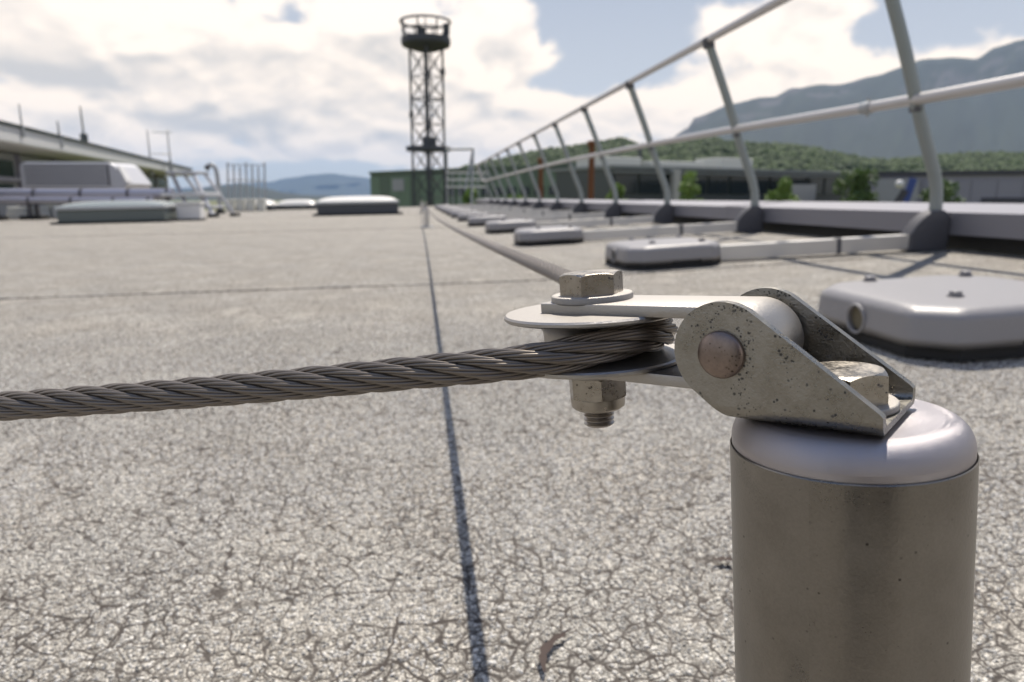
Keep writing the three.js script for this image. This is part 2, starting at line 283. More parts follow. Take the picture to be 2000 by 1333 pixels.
const threadGeo = (r, len, pitch, seg = 40) => { const p = []; for (let y = 0; y < len - 1e-6; y += pitch) p.push([r * .84, -y], [r, -y - pitch * .42], [r, -y - pitch * .56], [r * .84, -y - pitch]); p.push([r * .8, -len - .0004], [0, -len - .0004]); return creased(lathe(p, seg), .5); };
const washer = (r, h) => lathe([[0, 0], [r - .0004, 0], [r, .0004], [r, h - .0004], [r - .0004, h], [0, h]], 56);
const postMatrix = new THREE.Matrix4();
{
  const Rm = new THREE.Matrix4().makeRotationZ(POST.rz).multiply(new THREE.Matrix4().makeRotationX(POST.rx)).multiply(new THREE.Matrix4().makeRotationY(POST.ry));
  postMatrix.copy(Rm).setPosition(POST.t);
}
const toWorld = (x, y, z) => V(x, y, z).applyMatrix4(postMatrix);
{
  const { R, s, xe, ye, zn, zf, px, py, rp, xb, L } = POST, zc = (zn + zf) / 2, W = zn - zf, bx = px - L;
  const o = thing('anchor_post', 'stainless steel anchor post with domed cap, hinged bracket and rope pulley', 'anchor post');
  postMatrix.decompose(o.position, o.quaternion, o.scale);
  const H = .262;
  const tg = creased(lathe([[R - .0004, -s - .0015], [R - .0002, -s], [R, -s - .0003], [R, -H], [0, -H]], 96), .4); { const p = tg.attributes.position, uv = tg.attributes.uv; for (let i = 0; i < p.count; i++) uv.setXY(i, uv.getX(i) * 2 * Math.PI * R, p.getY(i)); }
  part('post_tube', tg, M.post, o);
  // pressed cap: flat top, rounded shoulder
  { const p = [[0, 0]]; const f = R - .0060; p.push([f * .5, 0], [f - .0012, 0], [f - .0003, -.00003], [f, -.0001]); for (let k = 1; k <= 14; k++) { const a = k / 14 * Math.PI / 2; p.push([f + Math.sin(a) * .0055, -.0001 - (1 - Math.cos(a)) * .0066]); } p.push([R - .0005, -s - .003]); part('cap', lathe(p.reverse(), 96), M.cap, o); }
  // U bracket: side outline met with a folded channel
  const out = new THREE.Shape(); { const dx = xe - px, dy = ye - py, D = Math.hypot(dx, dy), a = Math.atan2(dy, dx) + Math.acos(rp / D); const bx0 = xb - px, by0 = .0002 - py, D2 = Math.hypot(bx0, by0), b = Math.atan2(by0, bx0) - Math.acos(clamp(rp / D2)); out.moveTo(xb, 0); out.lineTo(xe - .0008, 0); out.lineTo(xe, .001); out.lineTo(xe, ye - .001); out.lineTo(xe - .0009, ye); const P0 = [px + rp * Math.cos(a), py + rp * Math.sin(a)]; out.lineTo(...P0); out.absarc(px, py, rp, a, b + 2 * Math.PI, false); out.lineTo(xb, 0); }
  const solid = new THREE.ExtrudeGeometry(out, { depth: W + .01, bevelEnabled: false, curveSegments: 48 }).translate(0, .0003, zf - .005);
  const tk = .0027, ch = new THREE.Shape(), ro = .0042, ri = .0018; // channel section, drawn in (z, y)
  ch.moveTo(zf, .06); ch.lineTo(zf, .0003 + ro); ch.absarc(zf + ro, .0003 + ro, ro, Math.PI, 1.5 * Math.PI, false); ch.lineTo(zn - ro, .0003); ch.absarc(zn - ro, .0003 + ro, ro, -Math.PI / 2, 0, false); ch.lineTo(zn, .06); ch.lineTo(zn - tk, .06); ch.lineTo(zn - tk, .0003 + tk + ri); ch.absarc(zn - tk - ri, .0003 + tk + ri, ri, 0, -Math.PI / 2, true); ch.lineTo(zf + tk + ri, .0003 + tk); ch.absarc(zf + tk + ri, .0003 + tk + ri, ri, -Math.PI / 2, -Math.PI, true); ch.lineTo(zf + tk, .06);
  const chan = new THREE.ExtrudeGeometry(ch, { depth: .12, bevelEnabled: false, curveSegments: 10 }).rotateY(-Math.PI / 2).translate(.06, 0, 0);   // (z,y) drawn as (x,y): after the turn z = x
  let bg = csg(solid, chan, INTERSECTION); bg = boxUV(creased(bg, .5));
  const br = part('bracket', bg, M.plate, o);
  // pin through both plates, domed ends
  const pinR = .0063, dome = []; for (let k = 0; k <= 10; k++) { const a = k / 10 * Math.PI / 2; dome.push([pinR * Math.sin(a), .0022 * Math.cos(a)]); }
  part('pin', boxUV(mergeGeometries([lathe(dome.slice().reverse(), 40).rotateX(Math.PI / 2).translate(px, py, zn + .0006), new THREE.CylinderGeometry(pinR, pinR, W + .0014, 40).rotateX(Math.PI / 2).translate(px, py, zc), lathe(dome.slice().reverse(), 40).rotateX(-Math.PI / 2).translate(px, py, zf - .0006)].map(g => g.toNonIndexed()))), M.pin, br);
  // fixing bolt inside the bracket
  const by = .0003 + tk, fb = part('fixing_bolt', hexHead(.0108, .0078, .42).translate(.0005, by + .002, zc + .0004), M.bolt, o);
  part('washer', washer(.0128, .002).translate(.0005, by, zc + .0004), M.strap, fb);
  // swivel strap: a flat bent round the pin
  const sw = .0118, ro2 = .0112, st = .0026, th = n => { const a = []; for (let k = 0; k <= n; k++) a.push(Math.PI / 2 - k / n * Math.PI); return a; };
  { const sh = new THREE.Shape(); const xl = bx - .0118; sh.moveTo(xl, py + ro2); sh.lineTo(px, py + ro2); for (const a of th(28)) sh.lineTo(px + ro2 * Math.cos(a), py + ro2 * Math.sin(a)); sh.lineTo(xl, py - ro2); sh.lineTo(xl, py - ro2 + st); sh.lineTo(px, py - ro2 + st); for (const a of th(28).reverse()) sh.lineTo(px + (ro2 - st) * Math.cos(a), py + (ro2 - st) * Math.sin(a)); sh.lineTo(xl, py + ro2 - st);
    const g = new THREE.ExtrudeGeometry(sh, { depth: sw * 2 - .0008, bevelEnabled: true, bevelSize: .0004, bevelThickness: .0004, bevelSegments: 2, curveSegments: 24 }).translate(0, 0, zc - sw + .0004);
    part('swivel_strap', boxUV(creased(g, .5)), M.strap, o);
  }
  // grooved pulley
  const fl = .029, gr = .0165, ph = ro2 - st - .0002, rim = .0019, pr = [[0, ph], [fl - .0006, ph], [fl, ph - .0006], [fl, ph - rim + .0005], [fl - .0006, ph - rim]];
  for (let k = 0; k <= 12; k++) { const a = k / 12, y = mix(ph - rim, -ph + rim, a); pr.push([gr + (fl - .006 - gr) * Math.pow(Math.abs(2 * a - 1), 3), y]); }
  pr.push([fl - .0006, -ph + rim], [fl, -ph + rim - .0005], [fl, -ph + .0006], [fl - .0006, -ph], [0, -ph]);
  part('pulley', boxUV(creased(lathe(pr.reverse(), 80), .5).translate(bx, py, zc)), M.strap, o);
  // pulley bolt with washers, lock nut and thread end
  const pb = part('pulley_bolt', hexHead(.0104, .0068, .29).translate(bx, py + ro2 + .0024, zc), M.bolt, o);
  part('washer', washer(.0132, .0024).translate(bx, py + ro2, zc), M.strap, pb);
  const nb = py - ro2, nut = part('lock_nut', mergeGeometries([hexHead(.0100, .0078, .74, true).translate(bx, nb - .0096, zc), boxUV(creased(lathe([[.0052, -.0132], [.0078, -.0134], [.0088, -.0126], [.0090, -.0112], [.0090, -.0094], [.005, -.0094]], 48), .5).translate(bx, nb, zc))]), M.bolt, o);
  part('washer', washer(.0115, .0018).translate(bx, nb - .0018, zc), M.strap, nut);
  part('thread_end', threadGeo(.0051, .0055, .0015).translate(bx, nb - .0134, zc), M.thread, o);
}

const leftEnd = V();
// ---------------------------------------------------------------- wire rope: in from the left, round the pulley, away along the roof
{
  const { px, py, L, zn, zf } = POST, zc = (zn + zf) / 2, bx = px - L, rg = .0216;
  const B = toWorld(bx, py, zc), n = V(0, 1, 0).transformDirection(postMatrix);
  const back = V(.02, 0, -1).normalize(), into = V(1, 0, 0);
  const side = (d) => { const q = d.clone().cross(n).normalize(); return q; };   // right-hand side of travel, in the pulley plane
  const pts = [];
  const start = at(1080, 699, .2015);
  const w0 = at(-420, 818, .262), w1 = at(0, 794, .2415), w2 = at(420, 764, .2255), w3 = at(780, 731, .2125);
  const hd = w0.clone().sub(w1).setY(0).normalize(), far0 = w0.clone().addScaledVector(hd, 2.6); far0.y = roofY(far0.x) + .215; leftEnd.copy(far0);
  pts.push(far0); for (const t of [.25, .5, .75]) { const q = far0.clone().lerp(w0, t); q.y -= .035 * 4 * t * (1 - t); pts.push(q); }
  pts.push(w0, w1, w2, w3, start);
  // arc in the pulley plane from the front to the right-hand side
  const ex = V(1, 0, 0).addScaledVector(n, -n.x).normalize(), ez = ex.clone().cross(n);   // ez towards the camera
  for (let k = 0; k <= 7; k++) { const a = mix(-68, 6, k / 7) * Math.PI / 180; pts.push(B.clone().addScaledVector(ex, rg * Math.cos(a)).addScaledVector(ez, -rg * Math.sin(a) * (ez.z > 0 ? 1 : -1)).addScaledVector(n, mix(.0012, 0, k / 7))); }
  const last = pts[pts.length - 1], Z2 = -7.2, end = V(.098, roofY(.1) + .215, Z2);
  for (let k = 1; k <= 26; k++) { const t = Math.pow(k / 26, 1.9), p = last.clone().lerp(end, t); p.y -= .034 * 4 * t * (1 - t); p.x += .010 * smooth(0, .03, t); pts.push(p); }
  const e2 = V(.11, roofY(.1) + .215, -14.2); for (let k = 1; k <= 8; k++) { const t = k / 8, p = end.clone().lerp(e2, t); p.y -= .09 * 4 * t * (1 - t); pts.push(p); }
  const curve = new THREE.CatmullRomCurve3(pts, false, 'centripetal'); curve.arcLengthDivisions = 4000;
  const total = curve.getLength(), lead = (() => { let best = 0, bd = 9; for (let k = 0; k <= 3000; k++) { const d = curve.getPointAt(k / 3000).distanceTo(w0); if (d < bd) { bd = d; best = k / 3000 * total; } } return best; })(), near = lead + .86;
  const samp = []; for (let s = 0; s < lead - .001; s += .006) samp.push(s); for (let s = lead; s < near; s += .0011) samp.push(s); for (let s = near; s < total - .006; s += mix(.004, .014, clamp((s - near) / 6))) samp.push(s); samp.push(total);
  const Pp = samp.map(s => curve.getPointAt(s / total)), T = samp.map(s => curve.getTangentAt(s / total)); const Nn = [], Bb = [];
  let v = V(0, 1, 0); for (let i = 0; i < samp.length; i++) { v = v.clone().addScaledVector(T[i], -v.dot(T[i])).normalize(); Nn.push(v.clone()); Bb.push(T[i].clone().cross(v)); }
  const D = .0106, rs = D / 6, Rs = D / 2 - rs, lay = .086, wl = .034, SG = 1;
  function sweep(i0, i1, fn, r, seg) {                 // tube through fn(i) => [centre, axis1, axis2]
    const P = [], N = [], I = [], W = seg; for (let i = i0; i < i1; i++) { const [c, a, b] = fn(i); for (let k = 0; k < seg; k++) { const t = k / seg * 2 * Math.PI, x = Math.cos(t), y = Math.sin(t), nx = a.x * x + b.x * y, ny = a.y * x + b.y * y, nz = a.z * x + b.z * y; P.push(c.x + nx * r, c.y + ny * r, c.z + nz * r); N.push(nx, ny, nz); } }
    for (let i = 0; i < i1 - i0 - 1; i++) for (let k = 0; k < seg; k++) { const a = i * W + k, b = i * W + (k + 1) % seg; I.push(a, b, a + W, b, b + W, a + W); }
    const g = new THREE.BufferGeometry(); g.setAttribute('position', new THREE.Float32BufferAttribute(P, 3)); g.setAttribute('normal', new THREE.Float32BufferAttribute(N, 3)); g.setIndex(I); return g;
  }
  const iN = samp.findIndex(s => s >= near), iL = samp.findIndex(s => s >= lead), iA = Pp.findIndex((p, i) => i > iL + 20 && p.z < B.z - .004 && T[i].z < -.9);
  const strandAt = (i, k) => { const th = SG * 2 * Math.PI * samp[i] / lay + k * Math.PI / 3, e1 = Nn[i].clone().multiplyScalar(Math.cos(th)).addScaledVector(Bb[i], Math.sin(th)), e2 = Nn[i].clone().multiplyScalar(-Math.sin(th)).addScaledVector(Bb[i], Math.cos(th)); const ts = T[i].clone().addScaledVector(e2, SG * Rs * 2 * Math.PI / lay).normalize(), e3 = ts.clone().cross(e1).normalize(); return [Pp[i].clone().addScaledVector(e1, Rs), e1, e3]; };
  const rope = thing('wire_rope', 'stranded steel wire rope bent round the pulley and running off along the roof', 'wire rope');
  for (let k = 0; k < 6; k++) {
    const fr = samp.map((_, i) => strandAt(i, k)), gs = [], gc = [], m = 7, rw = rs - .00058;
    for (let j = 0; j < m; j++) for (const [lst, i0, i1] of [[gs, iL, iA + 1], [gc, iA, iN]]) lst.push(sweep(i0, i1, i => { const [c, a, b] = fr[i], ph = -SG * 2 * Math.PI * samp[i] / wl + j / m * 2 * Math.PI; return [c.clone().addScaledVector(a, rw * Math.cos(ph)).addScaledVector(b, rw * Math.sin(ph)), a, b]; }, .00058, 8));
    gs.push(sweep(iL, iN, i => fr[i], rs - .0010, 6), sweep(0, iL + 1, i => fr[i], rs * 1.03, 6));
    const st = part('strand', mergeGeometries(gs), M.wire, rope);
    part('strand_bend', mergeGeometries(gc), M.wire, st);
    part('strand_run', sweep(iN - 1, samp.length, i => fr[i], rs * 1.03, 6), M.wire, st);
  }
  part('core', sweep(0, samp.length, i => [Pp[i], Nn[i], Bb[i]], Rs - rs * .75, 6), M.thread, rope);
}

// intermediate posts that carry the rope
for (const [x, z, label] of [[.106, -7.2, 'short steel rope post standing out on the felt beyond the anchor post'], [.118, -14.2, 'far steel rope post near the foot of the tower'], [leftEnd.x, leftEnd.z, 'steel rope post at the other end of the rope from the anchor post']]) {
  const o = thing('rope_post', label, 'rope post', 'posts carrying the rope'); standOnRoof(o, x, z);
  part('post_tube', lathe([[.029, .19], [.029, 0], [0, 0]].reverse(), 32), M.alu, o);
  part('base_plate', rbox(.14, .008, .14, .003, 0, .004, 0), M.galv, o);
  part('cap', lathe([[0, .2], [.018, .2], [.026, .197], [.03, .19], [.03, .183]].reverse(), 32), M.cap, o);
  part('rope_guide', [lathe([[.004, .2], [.004, .236], [.012, .24], [.012, .246], [0, .248]].reverse(), 20), new THREE.TorusGeometry(.012, .004, 8, 20).translate(-.008, .215, 0)], M.strap, o);
}

// ---------------------------------------------------------------- guardrail along the parapet
const GX = 2.06, postZ = []; for (let i = 0; i < 12; i++) postZ.push(-2.52 - 1.5 * i);
const ballX = [1.02, .98, .80, .77, .73, .71, .70, .70, .70, .70, .70, .70, .70], ballZ = z => z - .15;
{
  const g = thing('guardrail', 'freestanding aluminium guardrail with curved leaning posts in front of the parapet', 'guardrail');
  const prof = [[0, .02], [-.004, .2], [-.022, .29], [-.06, .38], [-.12, .52], [-.21, .75], [-.318, 1.0], [-.36, 1.095]];
  const gy = roofY(GX), midH = [.58, .612, .635, .65, .665, .67, .672, .672, .672, .672, .672, .672];
  const zs = [-1.02, ...postZ], mids = [.57, ...midH], tops = [], midp = [];
  const xAt = h => { for (let k = 0; k + 1 < prof.length; k++) if (h <= prof[k + 1][1]) { const t = (h - prof[k][1]) / (prof[k + 1][1] - prof[k][1]); return mix(prof[k][0], prof[k + 1][0], t); } return -.36; };
  zs.forEach((z, i) => {
    const P = prof.map(([x, y]) => V(GX + x, gy + y, z));
    const pg = tube(P, .0255, 44, 14); pg.translate(-GX, 0, -z); pg.scale(1.0, 1, .8); pg.translate(GX, 0, z);
    const post = part('post', pg, M.railPostShaded, g);
    // knuckle: rounded cast elbow
    const s = new THREE.Shape(); s.moveTo(-.115, 0); s.lineTo(.04, 0); s.lineTo(.04, .11); s.quadraticCurveTo(.036, .15, .0, .15); s.lineTo(-.026, .148); s.quadraticCurveTo(-.08, .125, -.115, .058); s.closePath();
    part('knuckle', new THREE.ExtrudeGeometry(s, { depth: .05, bevelEnabled: true, bevelSize: .006, bevelThickness: .006, bevelSegments: 2 }).translate(GX, gy + .008, z - .025), M.casting, post);
    const bxr = ballX[i] + .185, a0 = V(bxr, roofY(bxr) + .036, z - .12), a1 = V(GX - .09, gy + .04, z);
    part('arm', beam(a0, a1, .055, .056), M.alu, post);
    part('collar', beam(a0.clone().lerp(a1, .62), a0.clone().lerp(a1, .64), .061, .062), M.casting, post);
    tops.push(V(GX - .362, gy + 1.105, z)); midp.push(V(GX + xAt(mids[i]) - .005, gy + mids[i], z));
    part('saddle', [bar(V(GX - .352, gy + 1.06, z), V(GX - .362, gy + 1.11, z), .034, 12), new THREE.SphereGeometry(.034, 12, 8).scale(.9, .7, 1.7).translate(GX - .362, gy + 1.10, z)], M.casting, post);
    part('clip', beam(V(GX + xAt(mids[i]) + .004, gy + mids[i] - .036, z + .02), V(GX + xAt(mids[i]) + .004, gy + mids[i] - .036, z - .02), .03, .02), M.casting, post);
  });
  const ext = a => [a[0].clone().add(V(0, 0, 1.2)), ...a, a[a.length - 1].clone().add(V(0, 0, -.35))];
  part('top_rail', tube(ext(tops), .022, 160, 12), M.rail, g);
  const me = ext(midp); part('middle_rail', tube(me, .0215, 160, 12), M.rail, g);
  part('end_loop', tube([me[me.length - 1].clone(), me[me.length - 1].clone().add(V(-.03, .06, -.06)), ext(tops).pop().add(V(.02, -.06, -.06)), ext(tops).pop()], .0215, 24, 10), M.rail, g);
  const j = midp[1].clone().lerp(midp[2], .14); j.z = -2.52 - .28;
  part('rail_joint', [bar(j.clone().add(V(0, 0, .03)), j.clone().add(V(0, 0, -.03)), .0255, 14), bar(j.clone().add(V(0, .02, 0)), j.clone().add(V(0, .04, 0)), .007, 8), bar(j.clone().add(V(0, -.02, 0)), j.clone().add(V(0, -.036, 0)), .008, 8)], M.galv, g);

  // ballast blocks
  const half = .198, cut = .06, hgt = .090, oct = new THREE.Shape(); [[-half, -half + cut], [-half + cut, -half], [half - cut, -half], [half, -half + cut], [half, half - cut], [half - cut, half], [-half + cut, half], [-half, half - cut]].forEach(([x, y], i) => i ? oct.lineTo(x, y) : oct.moveTo(x, y)); oct.closePath();
  const ins = .022; const body = new THREE.ExtrudeGeometry(oct, { depth: hgt - ins, bevelEnabled: true, bevelSize: .0, bevelThickness: 0, bevelSegments: 1 });
  // rounded shoulder by stacked insets of the octagon
  function blockGeo() {
    const corners = 8, seg = 5, ring = (inset, y) => { const r = [], h = half - inset, c = cut; const base = [[-h, -h + c], [-h + c, -h], [h - c, -h], [h, -h + c], [h, h - c], [h - c, h], [-h + c, h], [-h, h - c]]; base.forEach((p, i) => { const q = base[(i + 7) % 8], n = base[(i + 1) % 8], f = .16; for (let k = 0; k <= seg; k++) { const t = k / seg, d0 = [p[0] + (q[0] - p[0]) * f, p[1] + (q[1] - p[1]) * f], d1 = [p[0] + (n[0] - p[0]) * f, p[1] + (n[1] - p[1]) * f]; const a = (1 - t) * (1 - t), b = 2 * t * (1 - t), e = t * t; r.push([d0[0] * a + p[0] * b + d1[0] * e, y, d0[1] * a + p[1] * b + d1[1] * e]); } }); return r; };
    const rings = [ring(0, .021), ring(.001, .036), ring(.003, hgt - .024)]; for (let k = 1; k <= 8; k++) { const a = k / 8 * Math.PI / 2; rings.push(ring(.003 + (1 - Math.cos(a)) * .026, hgt - .024 + Math.sin(a) * .022)); } rings.push(ring(.06, hgt + .001));
    const n = rings[0].length, P = [], I = []; rings.flat().forEach(p => P.push(...p)); const nr = rings.length; for (let r = 0; r + 1 < nr; r++) for (let k = 0; k < n; k++) { const a = r * n + k, b = r * n + (k + 1) % n; I.push(a, a + n, b, b, a + n, b + n); }
    P.push(0, hgt + .0015, 0); const c = nr * n; for (let k = 0; k < n; k++) I.push((nr - 1) * n + k, c, (nr - 1) * n + (k + 1) % n); P.push(0, .021, 0); for (let k = 0; k < n; k++) I.push(k, (k + 1) % n, c + 1);
    const g2 = new THREE.BufferGeometry(); g2.setAttribute('position', new THREE.Float32BufferAttribute(P, 3)); g2.setIndex(I); g2.computeVertexNormals(); return boxUV(g2);
  }
  let bg = csg(blockGeo(), box(.12, .06, .05, .03, .0, half + .004), SUBTRACTION); bg = boxUV(csg(bg, new THREE.CylinderGeometry(.0252, .0252, .04, 32).rotateZ(Math.PI / 2).translate(-half, .044, 0), SUBTRACTION)); const boltG = hexHead(.0115, .008, .3), washG = washer(.014, .002);
  const proto = new THREE.Group(); proto.name = 'ballast_block';
  part('body', bg, M.ballast, proto); part('base_pad', new THREE.ExtrudeGeometry(oct, { depth: .022, bevelEnabled: false }).rotateX(-Math.PI / 2).scale(.975, 1, .975).translate(0, .0008, 0), M.rubber, proto);
  for (const [x, z] of [[-.075, -.145], [.13, -.13], [-.07, .09], [.12, .12]]) { const b = part('bolt', boltG.clone().translate(x, hgt + .003, z), M.ballast, proto); part('washer', washG.clone().translate(x, hgt + .001, z), M.casting, b); }
  part('filler_rim', new THREE.TorusGeometry(.0262, .0035, 10, 32).rotateY(Math.PI / 2).translate(-half + .0005, .044, 0), M.ballast, proto);
  part('filler_plug', new THREE.CylinderGeometry(.0245, .0245, .006, 32).rotateZ(Math.PI / 2).translate(-half + .011, .044, 0), M.plug, proto);
  const which = ['first', 'second', 'third', 'fourth', 'fifth', 'sixth', 'seventh', 'eighth', 'ninth', 'tenth', 'eleventh', 'twelfth', 'thirteenth'];
  zs.forEach((z, i) => {
    const b = i ? proto.clone() : proto; b.name = numbered('ballast_block'); scene.add(b);
    standOnRoof(b, ballX[i], ballZ(z), (hash(i, 4, 4) - .5) * .05);
    b.userData = { label: i === 0 ? 'grey ballast block with round filler plug close behind the anchor post' : `${which[i]} grey ballast block of the guardrail row, counted from the anchor post`, category: 'ballast block', group: 'ballast blocks of the guardrail' };
  });
}

// parapet with sloping metal coping
{
  const o = thing('parapet', 'low parapet under a pale metal coping along the roof edge', 'parapet');
  const y = roofY(2.16), z0 = 1.5, n = 9, L = 3;
  part('wall', box(.32, .24, 27, 2.36, .10, -12), M.wallShade, o);
  for (let k = 0; k < n; k++) { const za = z0 - k * L, zb = za - L + .004; const s = new THREE.Shape(); s.moveTo(2.11, .157); s.lineTo(2.11, .244); s.lineTo(2.56, .277); s.lineTo(2.56, .12); s.lineTo(2.557, .12); s.lineTo(2.557, .273); s.lineTo(2.114, .2405); s.lineTo(2.114, .16); s.lineTo(2.135, .16); s.lineTo(2.135, .157); s.closePath(); part('coping_length', boxUV(new THREE.ExtrudeGeometry(s, { depth: L - .004, bevelEnabled: false }).translate(0, 0, zb)), M.coping, o); if (k) part('coping_joint', box(.46, .003, .07, 0, 0, 0).rotateZ(.0732).translate(2.335, .2632, za), M.coping, o); }
}

// ---------------------------------------------------------------- the land beyond: valley floor, hills, mountains
const fieldsMat = std(0xffffff, .95, 0, { vertexColors: true });
function ridge(name, px, zc, near, rows, colour, rough, seed, baseY = -9, step = 6) {      // crest seen at px = [[u, v]...], zc metres off; slopes fall towards us
  const u0 = px[0][0], u1 = px[px.length - 1][0], n = Math.round((u1 - u0) / step), P = [], C = [], I = [];
  const crest = u => { let k = 0; while (k < px.length - 2 && u > px[k + 1][0]) k++; const t = clamp((u - px[k][0]) / (px[k + 1][0] - px[k][0])); return mix(px[k][1], px[k + 1][1], t * t * (3 - 2 * t) * .5 + t * .5); };
  for (let r = -1; r <= rows; r++) for (let i = 0; i <= n; i++) {
    const u = u0 + (u1 - u0) * i / n, t = Math.max(0, r / rows), c = at(u, crest(u) - rough * 14 * (fbm(u * .03, seed, 5, 0, seed) - .5), zc), b = at(u, 387, zc * near);
    if (r < 0) { P.push(c.x * 1.12, c.y * .55, c.z * 1.12); } else {
      const d = (fbm(u * .018 + t * 1.2, t * 5 + seed, 5, 0, seed + 3) - .5), x = mix(c.x, b.x, t), z = mix(c.z, b.z, t), h = c.y - baseY;
      P.push(x * (1 + d * .12 * Math.min(1, t * 3)), baseY + h * Math.pow(1 - t, 1.25) * (1 + (t > 0 ? d * rough * 1.3 * Math.min(1, t * 4) : 0)) - (t === 1 ? 2 : 0), z * (1 + d * .12 * Math.min(1, t * 3)));
    }
    C.push(...colour(u, t, P[P.length - 2]));
  }
  const w = n + 1; for (let r = 0; r <= rows; r++) for (let i = 0; i < n; i++) { const a = r * w + i; I.push(a, a + w, a + 1, a + 1, a + w, a + w + 1); }
  const g = new THREE.BufferGeometry(); g.setAttribute('position', new THREE.Float32BufferAttribute(P, 3)); g.setAttribute('color', new THREE.Float32BufferAttribute(C, 3)); g.setIndex(I); g.computeVertexNormals();
  return structure(name, g, fieldsMat);
}
{
  // valley floor to the horizon
  const g = new THREE.RingGeometry(3, 7000, 72, 40); g.rotateX(-Math.PI / 2); const p = g.attributes.position, C = [];
  for (let i = 0; i < p.count; i++) { const r = Math.hypot(p.getX(i), p.getZ(i)), q = 3 * Math.pow(7000 / 3, (r - 3) / 6997) / r; p.setX(i, p.getX(i) * q); p.setZ(i, p.getZ(i) * q); p.setY(i, -9); const f = fbm(p.getX(i) * .01, p.getZ(i) * .01, 4, 0, 9); C.push(mix(.05, .16, f), mix(.075, .15, f), mix(.03, .06, f)); }
  g.setAttribute('color', new THREE.Float32BufferAttribute(C, 3)); g.computeVertexNormals(); structure('valley_floor', g, fieldsMat);
  const forest = (u, t) => { const f = fbm(u * .05, t * 9, 4, 0, 61), r = smooth(.60, .70, fbm(u * .02, t * 16, 4, 0, 64)) * (1 - smooth(.1, .5, t)); return [mix(mix(.008, .024, f), .06, r), mix(mix(.014, .036, f), .06, r), mix(mix(.012, .024, f), .06, r)]; };
  ridge('mountain', [[1290, 300], [1309, 270], [1345, 248], [1356, 230], [1431, 202], [1482, 191], [1514, 190], [1547, 173], [1604, 166], [1640, 164], [1712, 148], [1766, 130], [1802, 115], [1856, 113], [1907, 115], [1946, 92], [2000, 76], [2060, 66], [2160, 80], [2400, 110]], 5200, .5, 26, forest, .30, 5);
  ridge('far_mountains', [[-500, 372], [-100, 368], [200, 372], [380, 366], [450, 358], [520, 356], [570, 347], [610, 341], [650, 338], [690, 343], [730, 349], [800, 353], [900, 354], [1000, 350], [1100, 350], [1300, 362]], 14000, .8, 10, forest, .3, 8);
  ridge('blue_foothills', [[-300, 384], [300, 378], [380, 370], [430, 362], [470, 360], [515, 368], [560, 378], [640, 383], [760, 386]], 4200, .7, 6, forest, .25, 14);
  const hillC = (u, t, y) => { const f = fbm(u * .08, t * 12, 4, 0, 31), m = smooth(.53, .60, fbm(u * .012 + 4, t * 6, 3, 0, 37)) * smooth(.30, .42, t), fld = smooth(980, 1010, u) * smooth(1215, 1200, u) * smooth(.60, .66, t) + smooth(1860, 1900, u) * smooth(.2, .28, t) * smooth(.55, .45, t) * .8; const a = [mix(.020, .045, f), mix(.035, .07, f), mix(.014, .024, f)], b = [.065, .10, .03], c = [.42, .33, .17]; return a.map((q, k) => mix(mix(q, b[k], m), c[k], clamp(fld))); };
  const hillPx = [[700, 392], [860, 345], [940, 325], [1000, 310], [1060, 299], [1110, 291], [1160, 284], [1215, 275], [1245, 287], [1300, 286], [1345, 277], [1400, 275], [1440, 284], [1532, 286], [1604, 296], [1669, 311], [1740, 318], [1802, 311], [1900, 304], [2000, 303], [2200, 296], [2500, 320]];
  ridge('wooded_hill', hillPx, 640, .36, 26, hillC, .25, 21);
  // the wood on it: one mass of crowns
  const R = rng(404), crown = mergeVertices(new THREE.IcosahedronGeometry(1, 2)); { const q = crown.attributes.position; for (let i = 0; i < q.count; i++) { const s = .62 + .75 * fbm(q.getX(i) * 2.3 + 9, q.getY(i) * 2.3 + q.getZ(i) * 3.1, 3, 0, 3); q.setXYZ(i, q.getX(i) * s, q.getY(i) * s, q.getZ(i) * s); } crown.computeVertexNormals(); crown.deleteAttribute('uv'); }
  const N = 15000, im = new THREE.InstancedMesh(crown, std(0xffffff, .9), N), mm = new THREE.Matrix4(), c = new THREE.Color(); let k = 0;
  const crestV = u => { for (let i = 0; i + 1 < hillPx.length; i++) if (u <= hillPx[i + 1][0]) return mix(hillPx[i][1], hillPx[i + 1][1], (u - hillPx[i][0]) / (hillPx[i + 1][0] - hillPx[i][0])); return 320; };
  while (k < N) {
    const u = mix(840, 2300, R()), t = Math.pow(R(), 1.35) * .62; if (fbm(u * .012 + 4, t * 6, 3, 0, 37) > .56 && t > .22 && R() < .9) continue; if (u > 985 && u < 1215 && t > .5) continue;
    const a = at(u, crestV(u), 640), b = at(u, 387, 640 * .36), h = a.y + 9, s = mix(1.3, 3.6, R() * R()) * mix(1, .7, t); mm.compose(V(mix(a.x, b.x, t), -9 + h * Math.pow(1 - t, 1.25) + s * .3, mix(a.z, b.z, t)), new THREE.Quaternion().setFromEuler(new THREE.Euler(R(), R() * 6, R())), V(s * mix(.8, 1.2, R()), s * mix(.8, 1.35, R()), s)); im.setMatrixAt(k, mm); const f = R(); c.setRGB(mix(.020, .055, f), mix(.038, .088, f), mix(.012, .026, f)); im.setColorAt(k, c); k++;
  }
  im.name = 'woodland'; im.userData = { kind: 'stuff', label: 'green wood covering the hill behind the roof', category: 'wood' }; shadows(im); scene.add(im);
}

